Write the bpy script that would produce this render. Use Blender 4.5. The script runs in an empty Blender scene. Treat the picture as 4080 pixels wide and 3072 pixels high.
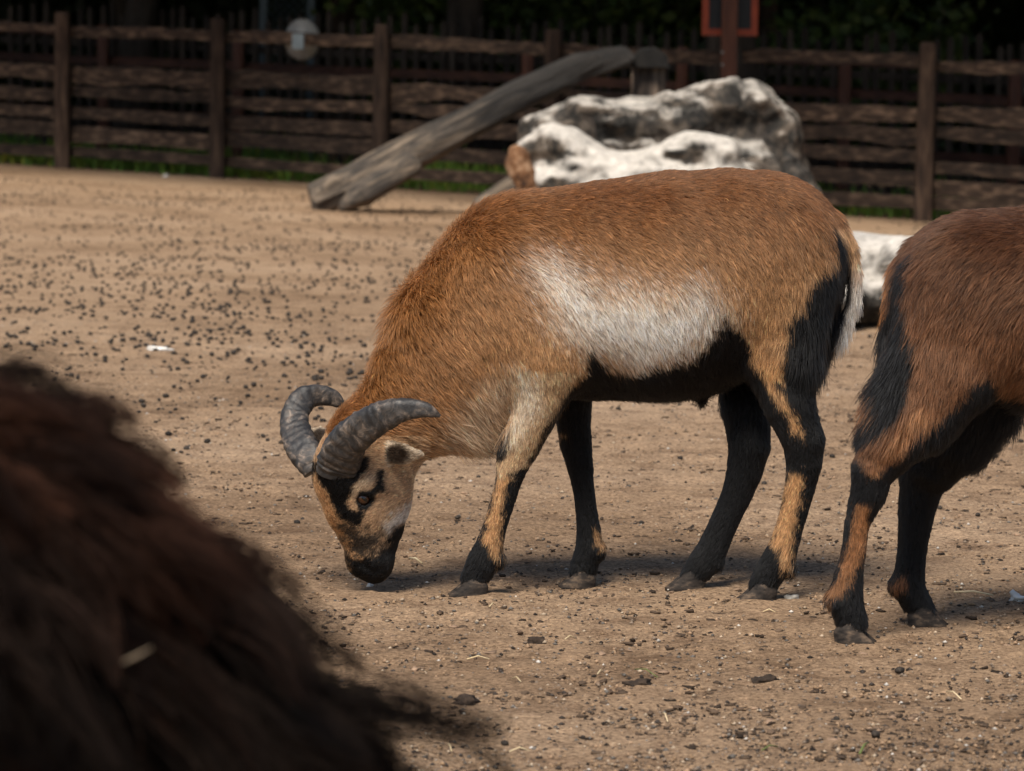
import bpy, math, random
import numpy as np
from mathutils import Vector, Matrix, kdtree

rng = np.random.default_rng(7)
random.seed(7)
scene = bpy.context.scene
col = scene.collection

# ------------------------------------------------------------------ camera
PW, PH = 4080.0, 3072.0
LENS = 120.0
F = PW * LENS / 36.0
CAMH = 0.814
PITCH = math.atan((PH / 2 - 332.0) / F)
ROLL = math.radians(0.8)
camd = bpy.data.cameras.new('camera')
cam = bpy.data.objects.new('camera', camd)
col.objects.link(cam)
camd.lens = LENS
camd.sensor_width = 36.0
camd.clip_start = 0.05
camd.clip_end = 2000
cam.location = (0, 0, CAMH)
CR = Matrix.Rotation(math.pi / 2 - PITCH, 3, 'X') @ Matrix.Rotation(ROLL, 3, 'Z')
cam.rotation_euler = CR.to_euler()
scene.camera = cam
camd.dof.use_dof = True
camd.dof.focus_distance = 5.42
camd.dof.aperture_fstop = 10.5
camd.dof.aperture_blades = 9
CRn = np.array(CR)

# ------------------------------------------------------------------ world, sun, exposure
SUN_EL = math.radians(53)
SUN_AZ = math.radians(202)          # compass direction the light comes from, clockwise from +Y
world = bpy.data.worlds.new('World')
scene.world = world
world.use_nodes = True
wn = world.node_tree
sky = wn.nodes.new('ShaderNodeTexSky')
sky.sky_type = 'NISHITA'
sky.sun_disc = False
sky.sun_elevation = SUN_EL
sky.sun_rotation = SUN_AZ
bg = wn.nodes['Background']
bg.inputs['Strength'].default_value = 0.085
wn.links.new(sky.outputs[0], bg.inputs['Color'])
sund = bpy.data.lights.new('sun', 'SUN')
sund.energy = 4.4
sund.angle = math.radians(24)
sund.color = (1.0, 0.93, 0.83)
sun = bpy.data.objects.new('sun', sund)
col.objects.link(sun)
sdir = Vector((math.sin(SUN_AZ) * math.cos(SUN_EL), math.cos(SUN_AZ) * math.cos(SUN_EL), math.sin(SUN_EL)))
sun.rotation_euler = sdir.to_track_quat('Z', 'Y').to_euler()
sun.location = sdir * 30
scene.view_settings.view_transform = 'Standard'
scene.view_settings.look = 'None'
scene.view_settings.exposure = 0.35
scene.view_settings.gamma = 1.0
scene.render.engine = 'CYCLES'
scene.cycles.use_denoising = True
scene.cycles.max_bounces = 8
scene.cycles.transparent_max_bounces = 8
try:
    scene.cycles_curves.shape = 'RIBBONS'
    scene.cycles_curves.subdivisions = 2
except Exception:
    pass

# ------------------------------------------------------------------ helpers: places
def at(px, py, Y):
    """point at world depth Y that the photograph shows at pixel (px, py)"""
    d = CRn @ np.array([(px - PW / 2) / F, -(py - PH / 2) / F, -1.0])
    t = Y / d[1]
    return np.array([0, 0, CAMH]) + d * t

def proj(p):
    q = (np.asarray(p) - np.array([0, 0, CAMH])) @ CRn
    return PW / 2 - q[..., 0] / q[..., 2] * F, PH / 2 + q[..., 1] / q[..., 2] * F

def sstep(a, b, x):
    t = np.clip((x - a) / (b - a), 0, 1)
    return t * t * (3 - 2 * t)

def vnoise(p, freq=1.0, seed=0):
    q = np.asarray(p, dtype=np.float64) * freq + seed * 17.31
    i = np.floor(q).astype(np.int64)
    f = q - i
    f = f * f * (3 - 2 * f)
    def h(a, b, c):
        n = (a * 374761393 + b * 668265263 + c * 2147483647 + seed * 9176) & 0x7fffffff
        n = ((n ^ (n >> 13)) * 1274126177) & 0x7fffffff
        return ((n ^ (n >> 16)) & 0xffff) / 32767.5 - 1.0
    x, y, z = i[..., 0], i[..., 1], i[..., 2]
    fx, fy, fz = f[..., 0], f[..., 1], f[..., 2]
    def l(a, b, t): return a + (b - a) * t
    return l(l(l(h(x, y, z), h(x + 1, y, z), fx), l(h(x, y + 1, z), h(x + 1, y + 1, z), fx), fy),
             l(l(h(x, y, z + 1), h(x + 1, y, z + 1), fx), l(h(x, y + 1, z + 1), h(x + 1, y + 1, z + 1), fx), fy), fz)

def fbm(p, freq=1.0, seed=0, octv=4):
    s, a = 0, 1.0
    for k in range(octv):
        s = s + a * vnoise(p, freq, seed + k)
        freq *= 2.03
        a *= 0.5
    return s

def slope(x, y):
    return sstep(11, 25, y) * (-0.031 * (np.clip(x, -14, 14) + 1.43))

def gz(x, y):
    """height of the ground"""
    x = np.asarray(x, float); y = np.asarray(y, float)
    p = np.stack([x, y, x * 0], -1)
    near = 1 - sstep(9, 16, y)
    return slope(x, y) + 0.006 * vnoise(p, 3.1, 3) * near + 0.02 * vnoise(p, 0.5, 5) * sstep(7, 12, y) - 0.002

def ground(px, py):
    lo, hi = 1.0, 60.0
    d = CRn @ np.array([(px - PW / 2) / F, -(py - PH / 2) / F, -1.0])
    for _ in range(60):
        m = (lo + hi) / 2
        p = np.array([0, 0, CAMH]) + d * (m / d[1])
        if p[2] > float(gz(p[0], p[1])): lo = m
        else: hi = m
    return p

# ------------------------------------------------------------------ helpers: objects
def tag(o, label=None, cat=None, group=None, kind=None):
    if label: o['label'] = label
    if cat: o['category'] = cat
    if group: o['group'] = group
    if kind: o['kind'] = kind
    return o

def empty(name, loc=(0, 0, 0)):
    o = bpy.data.objects.new(name, None)
    o.location = loc
    o.empty_display_size = 0.1
    col.objects.link(o)
    return o

def link(name, me, parent=None, mat=None, loc=None, smooth=True):
    if mat is not None and len(me.materials) == 0: me.materials.append(mat)
    o = bpy.data.objects.new(name, me)
    col.objects.link(o)
    if parent is not None:
        o.parent = parent
        o.matrix_parent_inverse = Matrix.Translation(-Vector(parent_world(parent)))
    if loc is not None: o.location = loc
    return o

def parent_world(o):
    v = Vector(o.location)
    return v if o.parent is None else v

def mesh(name, v, f, mat=None, smooth=True):
    me = bpy.data.meshes.new(name)
    v = np.asarray(v, dtype=np.float32)
    if isinstance(f, np.ndarray):
        n, k = f.shape
        me.vertices.add(len(v)); me.vertices.foreach_set('co', v.ravel())
        me.loops.add(n * k); me.loops.foreach_set('vertex_index', f.astype(np.int32).ravel())
        me.polygons.add(n); me.polygons.foreach_set('loop_start', np.arange(0, n * k, k, dtype=np.int32))
        me.update(calc_edges=True)
    else:
        me.from_pydata([tuple(map(float, a)) for a in v], [], [tuple(map(int, a)) for a in f])
        me.update()
    me.polygons.foreach_set('use_smooth', np.full(len(me.polygons), smooth, dtype=bool))
    if mat is not None: me.materials.append(mat)
    return me

class MB:
    """collects rings and boxes into one mesh"""
    def __init__(s): s.v = []; s.f = []
    def add(s, v, f):
        n = len(s.v); s.v += [tuple(a) for a in v]; s.f += [tuple(i + n for i in q) for q in f]
    def box(s, a, b):
        (x0, y0, z0), (x1, y1, z1) = a, b
        s.add([(x0, y0, z0), (x1, y0, z0), (x1, y1, z0), (x0, y1, z0), (x0, y0, z1), (x1, y0, z1), (x1, y1, z1), (x0, y1, z1)],
              [(0, 3, 2, 1), (4, 5, 6, 7), (0, 1, 5, 4), (1, 2, 6, 5), (2, 3, 7, 6), (3, 0, 4, 7)])
    def tube(s, pts, rad, n=8, cap=True, noise=0.0, seed=0):
        pts = [np.asarray(p, float) for p in pts]
        rings = []
        up = np.array([0.13, 0.21, 0.97])
        for i, p in enumerate(pts):
            t = pts[min(i + 1, len(pts) - 1)] - pts[max(i - 1, 0)]
            t = t / (np.linalg.norm(t) + 1e-9)
            a = np.cross(t, up); 
            if np.linalg.norm(a) < 0.15: a = np.cross(t, np.array([1.0, 0.1, 0]))
            a /= np.linalg.norm(a); b = np.cross(t, a)
            r = rad[i] if hasattr(rad, '__len__') else rad
            ring = []
            for k in range(n):
                th = 2 * math.pi * k / n
                d = a * math.cos(th) + b * math.sin(th)
                rr = r
                if noise: rr = r * (1 + noise * float(vnoise(np.array([d[0] * 2 + p[0] * 1.5, d[1] * 2 + p[1] * 1.5, d[2] * 2 + p[2] * 1.5]), 1.6, seed)))
                ring.append(p + d * rr)
            rings.append(ring)
        v = [q for r_ in rings for q in r_]
        f = []
        for i in range(len(rings) - 1):
            for k in range(n):
                f.append((i * n + k, i * n + (k + 1) % n, (i + 1) * n + (k + 1) % n, (i + 1) * n + k))
        if cap:
            f.append(tuple(range(n - 1, -1, -1))); f.append(tuple((len(rings) - 1) * n + k for k in range(n)))
        s.add(v, f)
    def build(s, name, mat, parent=None, smooth=False):
        return link(name, mesh(name, s.v, s.f, mat, smooth), parent)

# ------------------------------------------------------------------ helpers: materials
def nt(name):
    m = bpy.data.materials.new(name); m.use_nodes = True
    return m, m.node_tree.nodes, m.node_tree.links, m.node_tree.nodes['Principled BSDF']

def ramp(n, stops, interp='LINEAR'):
    r = n.new('ShaderNodeValToRGB'); r.color_ramp.interpolation = interp
    e = r.color_ramp.elements
    while len(e) < len(stops): e.new(0.5)
    for el, (p, c) in zip(e, stops):
        el.position = p; el.color = (*c, 1)
    return r

def noise(n, l, co, scale, detail=5, rough=0.6, dist=0.0):
    t = n.new('ShaderNodeTexNoise'); t.inputs['Scale'].default_value = scale
    t.inputs['Detail'].default_value = detail; t.inputs['Roughness'].default_value = rough; t.inputs['Distortion'].default_value = dist
    if co is not None: l.new(co, t.inputs['Vector'])
    return t

def pmat(name, stops, scale=8.0, rough=0.8, bump=0.3, bscale=None, stretch=(1, 1, 1), spec=0.3, detail=6, bdist=0.01, metallic=0.0, info=0.0):
    m, n, l, b = nt(name)
    tc = n.new('ShaderNodeTexCoord'); mp = n.new('ShaderNodeMapping'); mp.inputs['Scale'].default_value = stretch
    l.new(tc.outputs['Object'], mp.inputs['Vector'])
    vec = mp.outputs[0]
    if info:
        oi = n.new('ShaderNodeObjectInfo'); ad = n.new('ShaderNodeVectorMath'); ad.operation = 'MULTIPLY_ADD'
        l.new(oi.outputs['Random'], ad.inputs[0]); ad.inputs[1].default_value = (37, 23, 51); l.new(vec, ad.inputs[2]); vec = ad.outputs[0]
    t = noise(n, l, vec, scale, detail)
    r = ramp(n, stops); l.new(t.outputs['Fac'], r.inputs[0])
    if info:
        hs = n.new('ShaderNodeHueSaturation'); mr = n.new('ShaderNodeMapRange')
        mr.inputs['To Min'].default_value = 1 - info; mr.inputs['To Max'].default_value = 1 + info
        l.new(oi.outputs['Random'], mr.inputs['Value']); l.new(mr.outputs[0], hs.inputs['Value']); l.new(r.outputs[0], hs.inputs['Color'])
        l.new(hs.outputs[0], b.inputs['Base Color'])
    else: l.new(r.outputs[0], b.inputs['Base Color'])
    b.inputs['Roughness'].default_value = rough; b.inputs['Specular IOR Level'].default_value = spec; b.inputs['Metallic'].default_value = metallic
    if bump:
        t2 = noise(n, l, vec, bscale or scale * 3, 6)
        bp = n.new('ShaderNodeBump'); bp.inputs['Strength'].default_value = bump; bp.inputs['Distance'].default_value = bdist
        l.new(t2.outputs['Fac'], bp.inputs['Height']); l.new(bp.outputs[0], b.inputs['Normal'])
    return m

def attr_mat(name, attr='fur_color', rough=0.7, spec=0.2):
    m, n, l, b = nt(name)
    a = n.new('ShaderNodeAttribute'); a.attribute_name = attr
    l.new(a.outputs['Color'], b.inputs['Base Color'])
    b.inputs['Roughness'].default_value = rough; b.inputs['Specular IOR Level'].default_value = spec
    return m

def ground_mat():
    m, n, l, b = nt('sandy_soil')
    tc = n.new('ShaderNodeTexCoord'); co = tc.outputs['Object']
    big = noise(n, l, co, 0.9, 4, 0.55)
    mid = noise(n, l, co, 9.0, 5, 0.6)
    fine = noise(n, l, co, 120.0, 7, 0.8)
    base = ramp(n, [(0.30, (0.30, 0.195, 0.118)), (0.5, (0.45, 0.305, 0.192)), (0.72, (0.54, 0.38, 0.25))]); l.new(big.outputs['Fac'], base.inputs[0])
    midr = ramp(n, [(0.32, (0.48, 0.44, 0.42)), (0.5, (0.9, 0.9, 0.9)), (0.7, (1.1, 1.08, 1.05))]); l.new(mid.outputs['Fac'], midr.inputs[0])
    mul = n.new('ShaderNodeMix'); mul.data_type = 'RGBA'; mul.blend_type = 'MULTIPLY'; mul.inputs[0].default_value = 0.8
    l.new(base.outputs[0], mul.inputs[6]); l.new(midr.outputs[0], mul.inputs[7])
    finer = ramp(n, [(0.36, (0.12, 0.105, 0.10)), (0.46, (0.62, 0.6, 0.58)), (0.58, (1.15, 1.13, 1.1)), (0.72, (1.7, 1.7, 1.75))]); l.new(fine.outputs['Fac'], finer.inputs[0])
    mul2 = n.new('ShaderNodeMix'); mul2.data_type = 'RGBA'; mul2.blend_type = 'MULTIPLY'; mul2.inputs[0].default_value = 0.85
    l.new(mul.outputs[2], mul2.inputs[6]); l.new(finer.outputs[0], mul2.inputs[7])
    l.new(mul2.outputs[2], b.inputs['Base Color'])
    b.inputs['Roughness'].default_value = 0.95; b.inputs['Specular IOR Level'].default_value = 0.12
    bp = n.new('ShaderNodeBump'); bp.inputs['Strength'].default_value = 0.9; bp.inputs['Distance'].default_value = 0.008
    l.new(fine.outputs['Fac'], bp.inputs['Height'])
    bp2 = n.new('ShaderNodeBump'); bp2.inputs['Strength'].default_value = 0.5; bp2.inputs['Distance'].default_value = 0.02
    l.new(mid.outputs['Fac'], bp2.inputs['Height']); l.new(bp.outputs[0], bp2.inputs['Normal'])
    l.new(bp2.outputs[0], b.inputs['Normal'])
    return m

M = {}
M['ground'] = ground_mat()
M['wood'] = pmat('weathered_rail', [(0.28, (0.012, 0.008, 0.006)), (0.5, (0.046, 0.028, 0.018)), (0.68, (0.15, 0.096, 0.062))], 6, 0.85, 0.6, 30, (0.6, 3, 5), info=0.35)
M['post'] = pmat('weathered_post', [(0.28, (0.016, 0.010, 0.007)), (0.5, (0.048, 0.028, 0.018)), (0.72, (0.12, 0.075, 0.048))], 6, 0.85, 0.6, 30, (5, 5, 0.7), info=0.25)
M['red_wood'] = pmat('reddish_rail', [(0.3, (0.022, 0.009, 0.006)), (0.55, (0.055, 0.021, 0.012)), (0.75, (0.095, 0.04, 0.022))], 5, 0.75, 0.4, 25, (0.6, 3, 5), info=0.2)
M['red_post'] = pmat('stained_post', [(0.3, (0.05, 0.018, 0.010)), (0.55, (0.095, 0.033, 0.017)), (0.75, (0.13, 0.05, 0.026))], 6, 0.6, 0.3, 25, (6, 6, 0.6))
M['picket'] = pmat('picket_wood', [(0.3, (0.02, 0.014, 0.011)), (0.6, (0.055, 0.038, 0.027)), (0.8, (0.11, 0.08, 0.06))], 5, 0.85, 0.4, 25, (5, 5, 0.7), info=0.4)
M['red_paint'] = pmat('red_orange_paint', [(0.3, (0.22, 0.035, 0.012)), (0.7, (0.34, 0.06, 0.02))], 9, 0.5, 0.1)
M['dark_board'] = pmat('dark_board', [(0.3, (0.006, 0.007, 0.008)), (0.7, (0.014, 0.015, 0.016))], 4, 0.5, 0.05)
M['metal'] = pmat('dull_zinc', [(0.3, (0.16, 0.155, 0.145)), (0.7, (0.27, 0.26, 0.24))], 14, 0.5, 0.1, spec=0.5)
M['plastic'] = pmat('grey_box_plastic', [(0.3, (0.17, 0.21, 0.225)), (0.7, (0.26, 0.31, 0.33))], 20, 0.45, 0.05)
M['wire'] = pmat('grey_wire', [(0.3, (0.07, 0.09, 0.1)), (0.7, (0.14, 0.16, 0.17))], 20, 0.5, 0.05)
M['dark_wood'] = pmat('tree_bark', [(0.3, (0.02, 0.015, 0.011)), (0.7, (0.075, 0.055, 0.042))], 6, 0.95, 0.8, 14, (3, 3, 0.6), bdist=0.05)
M['straw'] = pmat('dry_straw', [(0.3, (0.48, 0.36, 0.2)), (0.7, (0.68, 0.56, 0.36))], 20, 0.7, 0.1, info=0.2)
M['greenstem'] = pmat('green_stem', [(0.3, (0.09, 0.12, 0.03)), (0.7, (0.16, 0.2, 0.06))], 20, 0.7, 0.1)
M['dung'] = pmat('dropping', [(0.3, (0.014, 0.011, 0.009)), (0.55, (0.035, 0.027, 0.021)), (0.75, (0.09, 0.07, 0.052))], 260, 0.8, 0.5, 500, bdist=0.001, info=0.4)
M['clod'] = pmat('soil_clod', [(0.3, (0.016, 0.011, 0.008)), (0.6, (0.05, 0.033, 0.022)), (0.8, (0.11, 0.07, 0.045))], 120, 0.9, 0.7, 260, bdist=0.004)
M['white_stone'] = pmat('white_stone', [(0.3, (0.55, 0.52, 0.47)), (0.7, (0.8, 0.77, 0.72))], 40, 0.7, 0.2)
M['grey_stone'] = pmat('grey_stone', [(0.3, (0.2, 0.19, 0.17)), (0.7, (0.36, 0.33, 0.29))], 90, 0.7, 0.3, bdist=0.002)
M['pebble'] = attr_mat('gravel_grain', 'grain_color', 0.8, 0.2)
M['hoof'] = pmat('hoof_horn', [(0.34, (0.012, 0.010, 0.009)), (0.52, (0.040, 0.031, 0.025)), (0.70, (0.14, 0.098, 0.066))], 55, 0.75, 0.5, 120, (1, 1, 2.2), spec=0.2, bdist=0.002)

# rock: pale limestone with grey lichen patches
def rock_mat(name, w0, w1, dark):
    m, n, l, b = nt(name)
    tc = n.new('ShaderNodeTexCoord'); co = tc.outputs['Object']
    a = noise(n, l, co, 7.0, 10, 0.72, 0.6); c = noise(n, l, co, 2.4, 6, 0.62); e = noise(n, l, co, 26.0, 6, 0.7)
    ra = ramp(n, [(0.34, (0.020, 0.020, 0.019)), (0.46, (0.075, 0.070, 0.064)), (0.55, (0.22, 0.18, 0.145)), (0.68, (0.50, 0.43, 0.36))]); l.new(a.outputs['Fac'], ra.inputs[0])
    rc = ramp(n, [(0.36, (dark, dark, dark * 1.03)), (0.5, (0.62, 0.60, 0.57)), (0.64, (1, 1, 1))]); l.new(c.outputs['Fac'], rc.inputs[0])
    mu = n.new('ShaderNodeMix'); mu.data_type = 'RGBA'; mu.blend_type = 'MULTIPLY'; mu.inputs[0].default_value = 1.0
    l.new(ra.outputs[0], mu.inputs[6]); l.new(rc.outputs[0], mu.inputs[7])
    # overhead light painted in: upward faces go pale, sides keep the dark lichen
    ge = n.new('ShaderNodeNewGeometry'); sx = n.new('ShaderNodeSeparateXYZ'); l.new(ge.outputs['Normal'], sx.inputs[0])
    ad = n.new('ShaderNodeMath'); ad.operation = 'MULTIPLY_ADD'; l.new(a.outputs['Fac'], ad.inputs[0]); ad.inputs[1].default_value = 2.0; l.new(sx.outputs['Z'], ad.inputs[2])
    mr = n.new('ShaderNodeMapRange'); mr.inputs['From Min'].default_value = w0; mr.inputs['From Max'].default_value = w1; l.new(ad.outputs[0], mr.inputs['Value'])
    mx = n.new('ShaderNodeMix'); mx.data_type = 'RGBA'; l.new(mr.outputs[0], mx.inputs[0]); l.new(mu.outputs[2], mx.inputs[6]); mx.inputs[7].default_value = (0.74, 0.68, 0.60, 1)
    er = ramp(n, [(0.3, (0.55, 0.53, 0.5)), (0.55, (1, 1, 1))]); l.new(e.outputs['Fac'], er.inputs[0])
    m3 = n.new('ShaderNodeMix'); m3.data_type = 'RGBA'; m3.blend_type = 'MULTIPLY'; m3.inputs[0].default_value = 0.8; l.new(mx.outputs[2], m3.inputs[6]); l.new(er.outputs[0], m3.inputs[7])
    l.new(m3.outputs[2], b.inputs['Base Color']); b.inputs['Roughness'].default_value = 0.92; b.inputs['Specular IOR Level'].default_value = 0.2
    bp = n.new('ShaderNodeBump'); bp.inputs['Strength'].default_value = 0.9; bp.inputs['Distance'].default_value = 0.06
    l.new(a.outputs['Fac'], bp.inputs['Height']); l.new(bp.outputs[0], b.inputs['Normal'])
    return m
M['rock'] = rock_mat('limestone', 1.15, 1.8, 0.22)
M['rock_grey'] = rock_mat('lichened_limestone', 1.6, 2.15, 0.30)
M['rust_rock'] = pmat('ochre_stone', [(0.36, (0.03, 0.016, 0.01)), (0.5, (0.16, 0.075, 0.033)), (0.66, (0.36, 0.23, 0.14))], 9, 0.9, 0.9, 18)
M['log'] = pmat('barkless_log', [(0.34, (0.012, 0.010, 0.009)), (0.46, (0.055, 0.045, 0.036)), (0.57, (0.15, 0.112, 0.08)), (0.72, (0.36, 0.265, 0.185))], 4.2, 0.85, 0.9, 8, (.35, 2.4, 2.4), bdist=0.03)

def log_mat():
    m, n, l, b = nt('weathered_log')
    tc = n.new('ShaderNodeTexCoord'); mp = n.new('ShaderNodeMapping'); mp.inputs['Scale'].default_value = (.35, 2.4, 2.4); l.new(tc.outputs['Object'], mp.inputs['Vector'])
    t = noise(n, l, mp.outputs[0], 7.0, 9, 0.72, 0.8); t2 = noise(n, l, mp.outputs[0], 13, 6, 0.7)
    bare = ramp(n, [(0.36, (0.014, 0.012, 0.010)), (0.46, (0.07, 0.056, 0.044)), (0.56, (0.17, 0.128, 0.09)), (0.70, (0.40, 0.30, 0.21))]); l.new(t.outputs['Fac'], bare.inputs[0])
    dark_wood = ramp(n, [(0.35, (0.008, 0.007, 0.006)), (0.6, (0.035, 0.029, 0.024)), (0.75, (0.09, 0.075, 0.06))]); l.new(t.outputs['Fac'], dark_wood.inputs[0])
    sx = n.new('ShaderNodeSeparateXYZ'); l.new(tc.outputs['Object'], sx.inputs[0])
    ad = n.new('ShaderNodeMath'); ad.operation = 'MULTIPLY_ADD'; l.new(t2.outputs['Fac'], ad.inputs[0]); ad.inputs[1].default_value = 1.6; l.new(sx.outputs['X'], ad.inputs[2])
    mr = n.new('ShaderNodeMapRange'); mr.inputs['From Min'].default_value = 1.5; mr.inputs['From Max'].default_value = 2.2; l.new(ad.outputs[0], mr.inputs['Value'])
    mx = n.new('ShaderNodeMix'); mx.data_type = 'RGBA'; l.new(mr.outputs[0], mx.inputs[0]); l.new(bare.outputs[0], mx.inputs[6]); l.new(dark_wood.outputs[0], mx.inputs[7])  # log turns darker towards its upper end
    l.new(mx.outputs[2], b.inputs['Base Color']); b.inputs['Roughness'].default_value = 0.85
    bp = n.new('ShaderNodeBump'); bp.inputs['Strength'].default_value = 1.0; bp.inputs['Distance'].default_value = 0.05
    l.new(t.outputs['Fac'], bp.inputs['Height']); l.new(bp.outputs[0], b.inputs['Normal'])
    return m
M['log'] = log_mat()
M['stump'] = pmat('split_stump', [(0.35, (0.016, 0.012, 0.010)), (0.52, (0.09, 0.065, 0.048)), (0.68, (0.30, 0.22, 0.16))], 5, 0.9, 0.8, 12, (3, 3, .3), bdist=0.03)
def leaf_mat(name, c1, c2, c3):
    m, n, l, b = nt(name)
    tc = n.new('ShaderNodeTexCoord')
    t = noise(n, l, tc.outputs['Object'], 2.2, 3)
    r = ramp(n, [(0.35, c1), (0.52, c2), (0.7, c3)]); l.new(t.outputs['Fac'], r.inputs[0])
    l.new(r.outputs[0], b.inputs['Base Color']); b.inputs['Roughness'].default_value = 0.6
    tr = n.new('ShaderNodeBsdfTranslucent'); l.new(r.outputs[0], tr.inputs['Color'])
    mx = n.new('ShaderNodeMixShader'); mx.inputs[0].default_value = 0.3
    out = n['Material Output']; l.new(b.outputs[0], mx.inputs[1]); l.new(tr.outputs[0], mx.inputs[2]); l.new(mx.outputs[0], out.inputs['Surface'])
    return m
M['leaf'] = leaf_mat('leaves', (0.018, 0.035, 0.01), (0.04, 0.075, 0.016), (0.085, 0.12, 0.025))
M['hedge'] = leaf_mat('dark_leaves', (0.008, 0.015, 0.006), (0.018, 0.032, 0.010), (0.04, 0.06, 0.016))
M['cap_shade'] = pmat('cap_shade_wood', [(0.3, (0.004, 0.004, 0.004)), (0.7, (0.016, 0.014, 0.012))], 14, 0.95, 0.6, 30)  # stump cap: its shade is put into the colour as near-black wood
M['bush'] = leaf_mat('bush_leaves', (0.025, 0.045, 0.008), (0.055, 0.085, 0.014), (0.15, 0.17, 0.03))
M['grass'] = leaf_mat('grass_blades', (0.10, 0.20, 0.026), (0.20, 0.36, 0.05), (0.55, 0.52, 0.07))

# ------------------------------------------------------------------ ground
def steps(segs):
    out = []
    for a, b, h in segs:
        n = max(1, int(round((b - a) / h))); out += list(np.linspace(a, b, n, endpoint=False))
    out.append(segs[-1][1])
    return np.array(out)
xs = steps([(-400, -60, 60), (-60, -12, 6), (-12, -4, 0.5), (-4, -1.6, 0.08), (-1.6, 1.7, 0.012), (1.7, 4, 0.08), (4, 12, 0.5), (12, 60, 6), (60, 400, 60)])
ys = steps([(-400, -30, 60), (-30, -2, 4), (-2, 3.6, 0.4), (3.6, 8.0, 0.012), (8.0, 13, 0.035), (13, 30, 0.2), (30, 60, 3), (60, 600, 60)])
X, Y = np.meshgrid(xs, ys)
P0 = np.stack([X, Y, X * 0], -1)
fineamt = 1 - sstep(8, 16, Y)
Z = gz(X, Y)
n1 = fbm(P0, 14, 11, 3); n2 = vnoise(P0, 44, 21)
Z = Z + fineamt * (0.0045 * n1 + 0.004 * np.maximum(n2 - .1, 0) + 0.0016 * vnoise(P0, 71, 31))
ny, nx = X.shape
idx = np.arange(nx * ny).reshape(ny, nx)
quads = np.stack([idx[:-1, :-1], idx[:-1, 1:], idx[1:, 1:], idx[1:, :-1]], -1).reshape(-1, 4)
g = link('ground', mesh('ground', np.stack([X, Y, Z], -1).reshape(-1, 3), quads, M['ground']))
tag(g, 'sandy brown paddock ground strewn with droppings', None, kind='structure')

# ------------------------------------------------------------------ surface from a distance field
def seg_d(G, a, b, ra, rb, ka, kb, L):
    ab = b - a; ll = float(ab @ ab) + 1e-12
    q = G - a
    t = np.clip((q @ ab) / ll, 0, 1)
    v = q - t[..., None] * ab
    k = ka + (kb - ka) * t
    r = ra + (rb - ra) * t
    lat = v @ L
    return np.sqrt(np.maximum((v * v).sum(-1) + (1 / (k * k) - 1) * lat * lat, 1e-12)) - r

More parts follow.
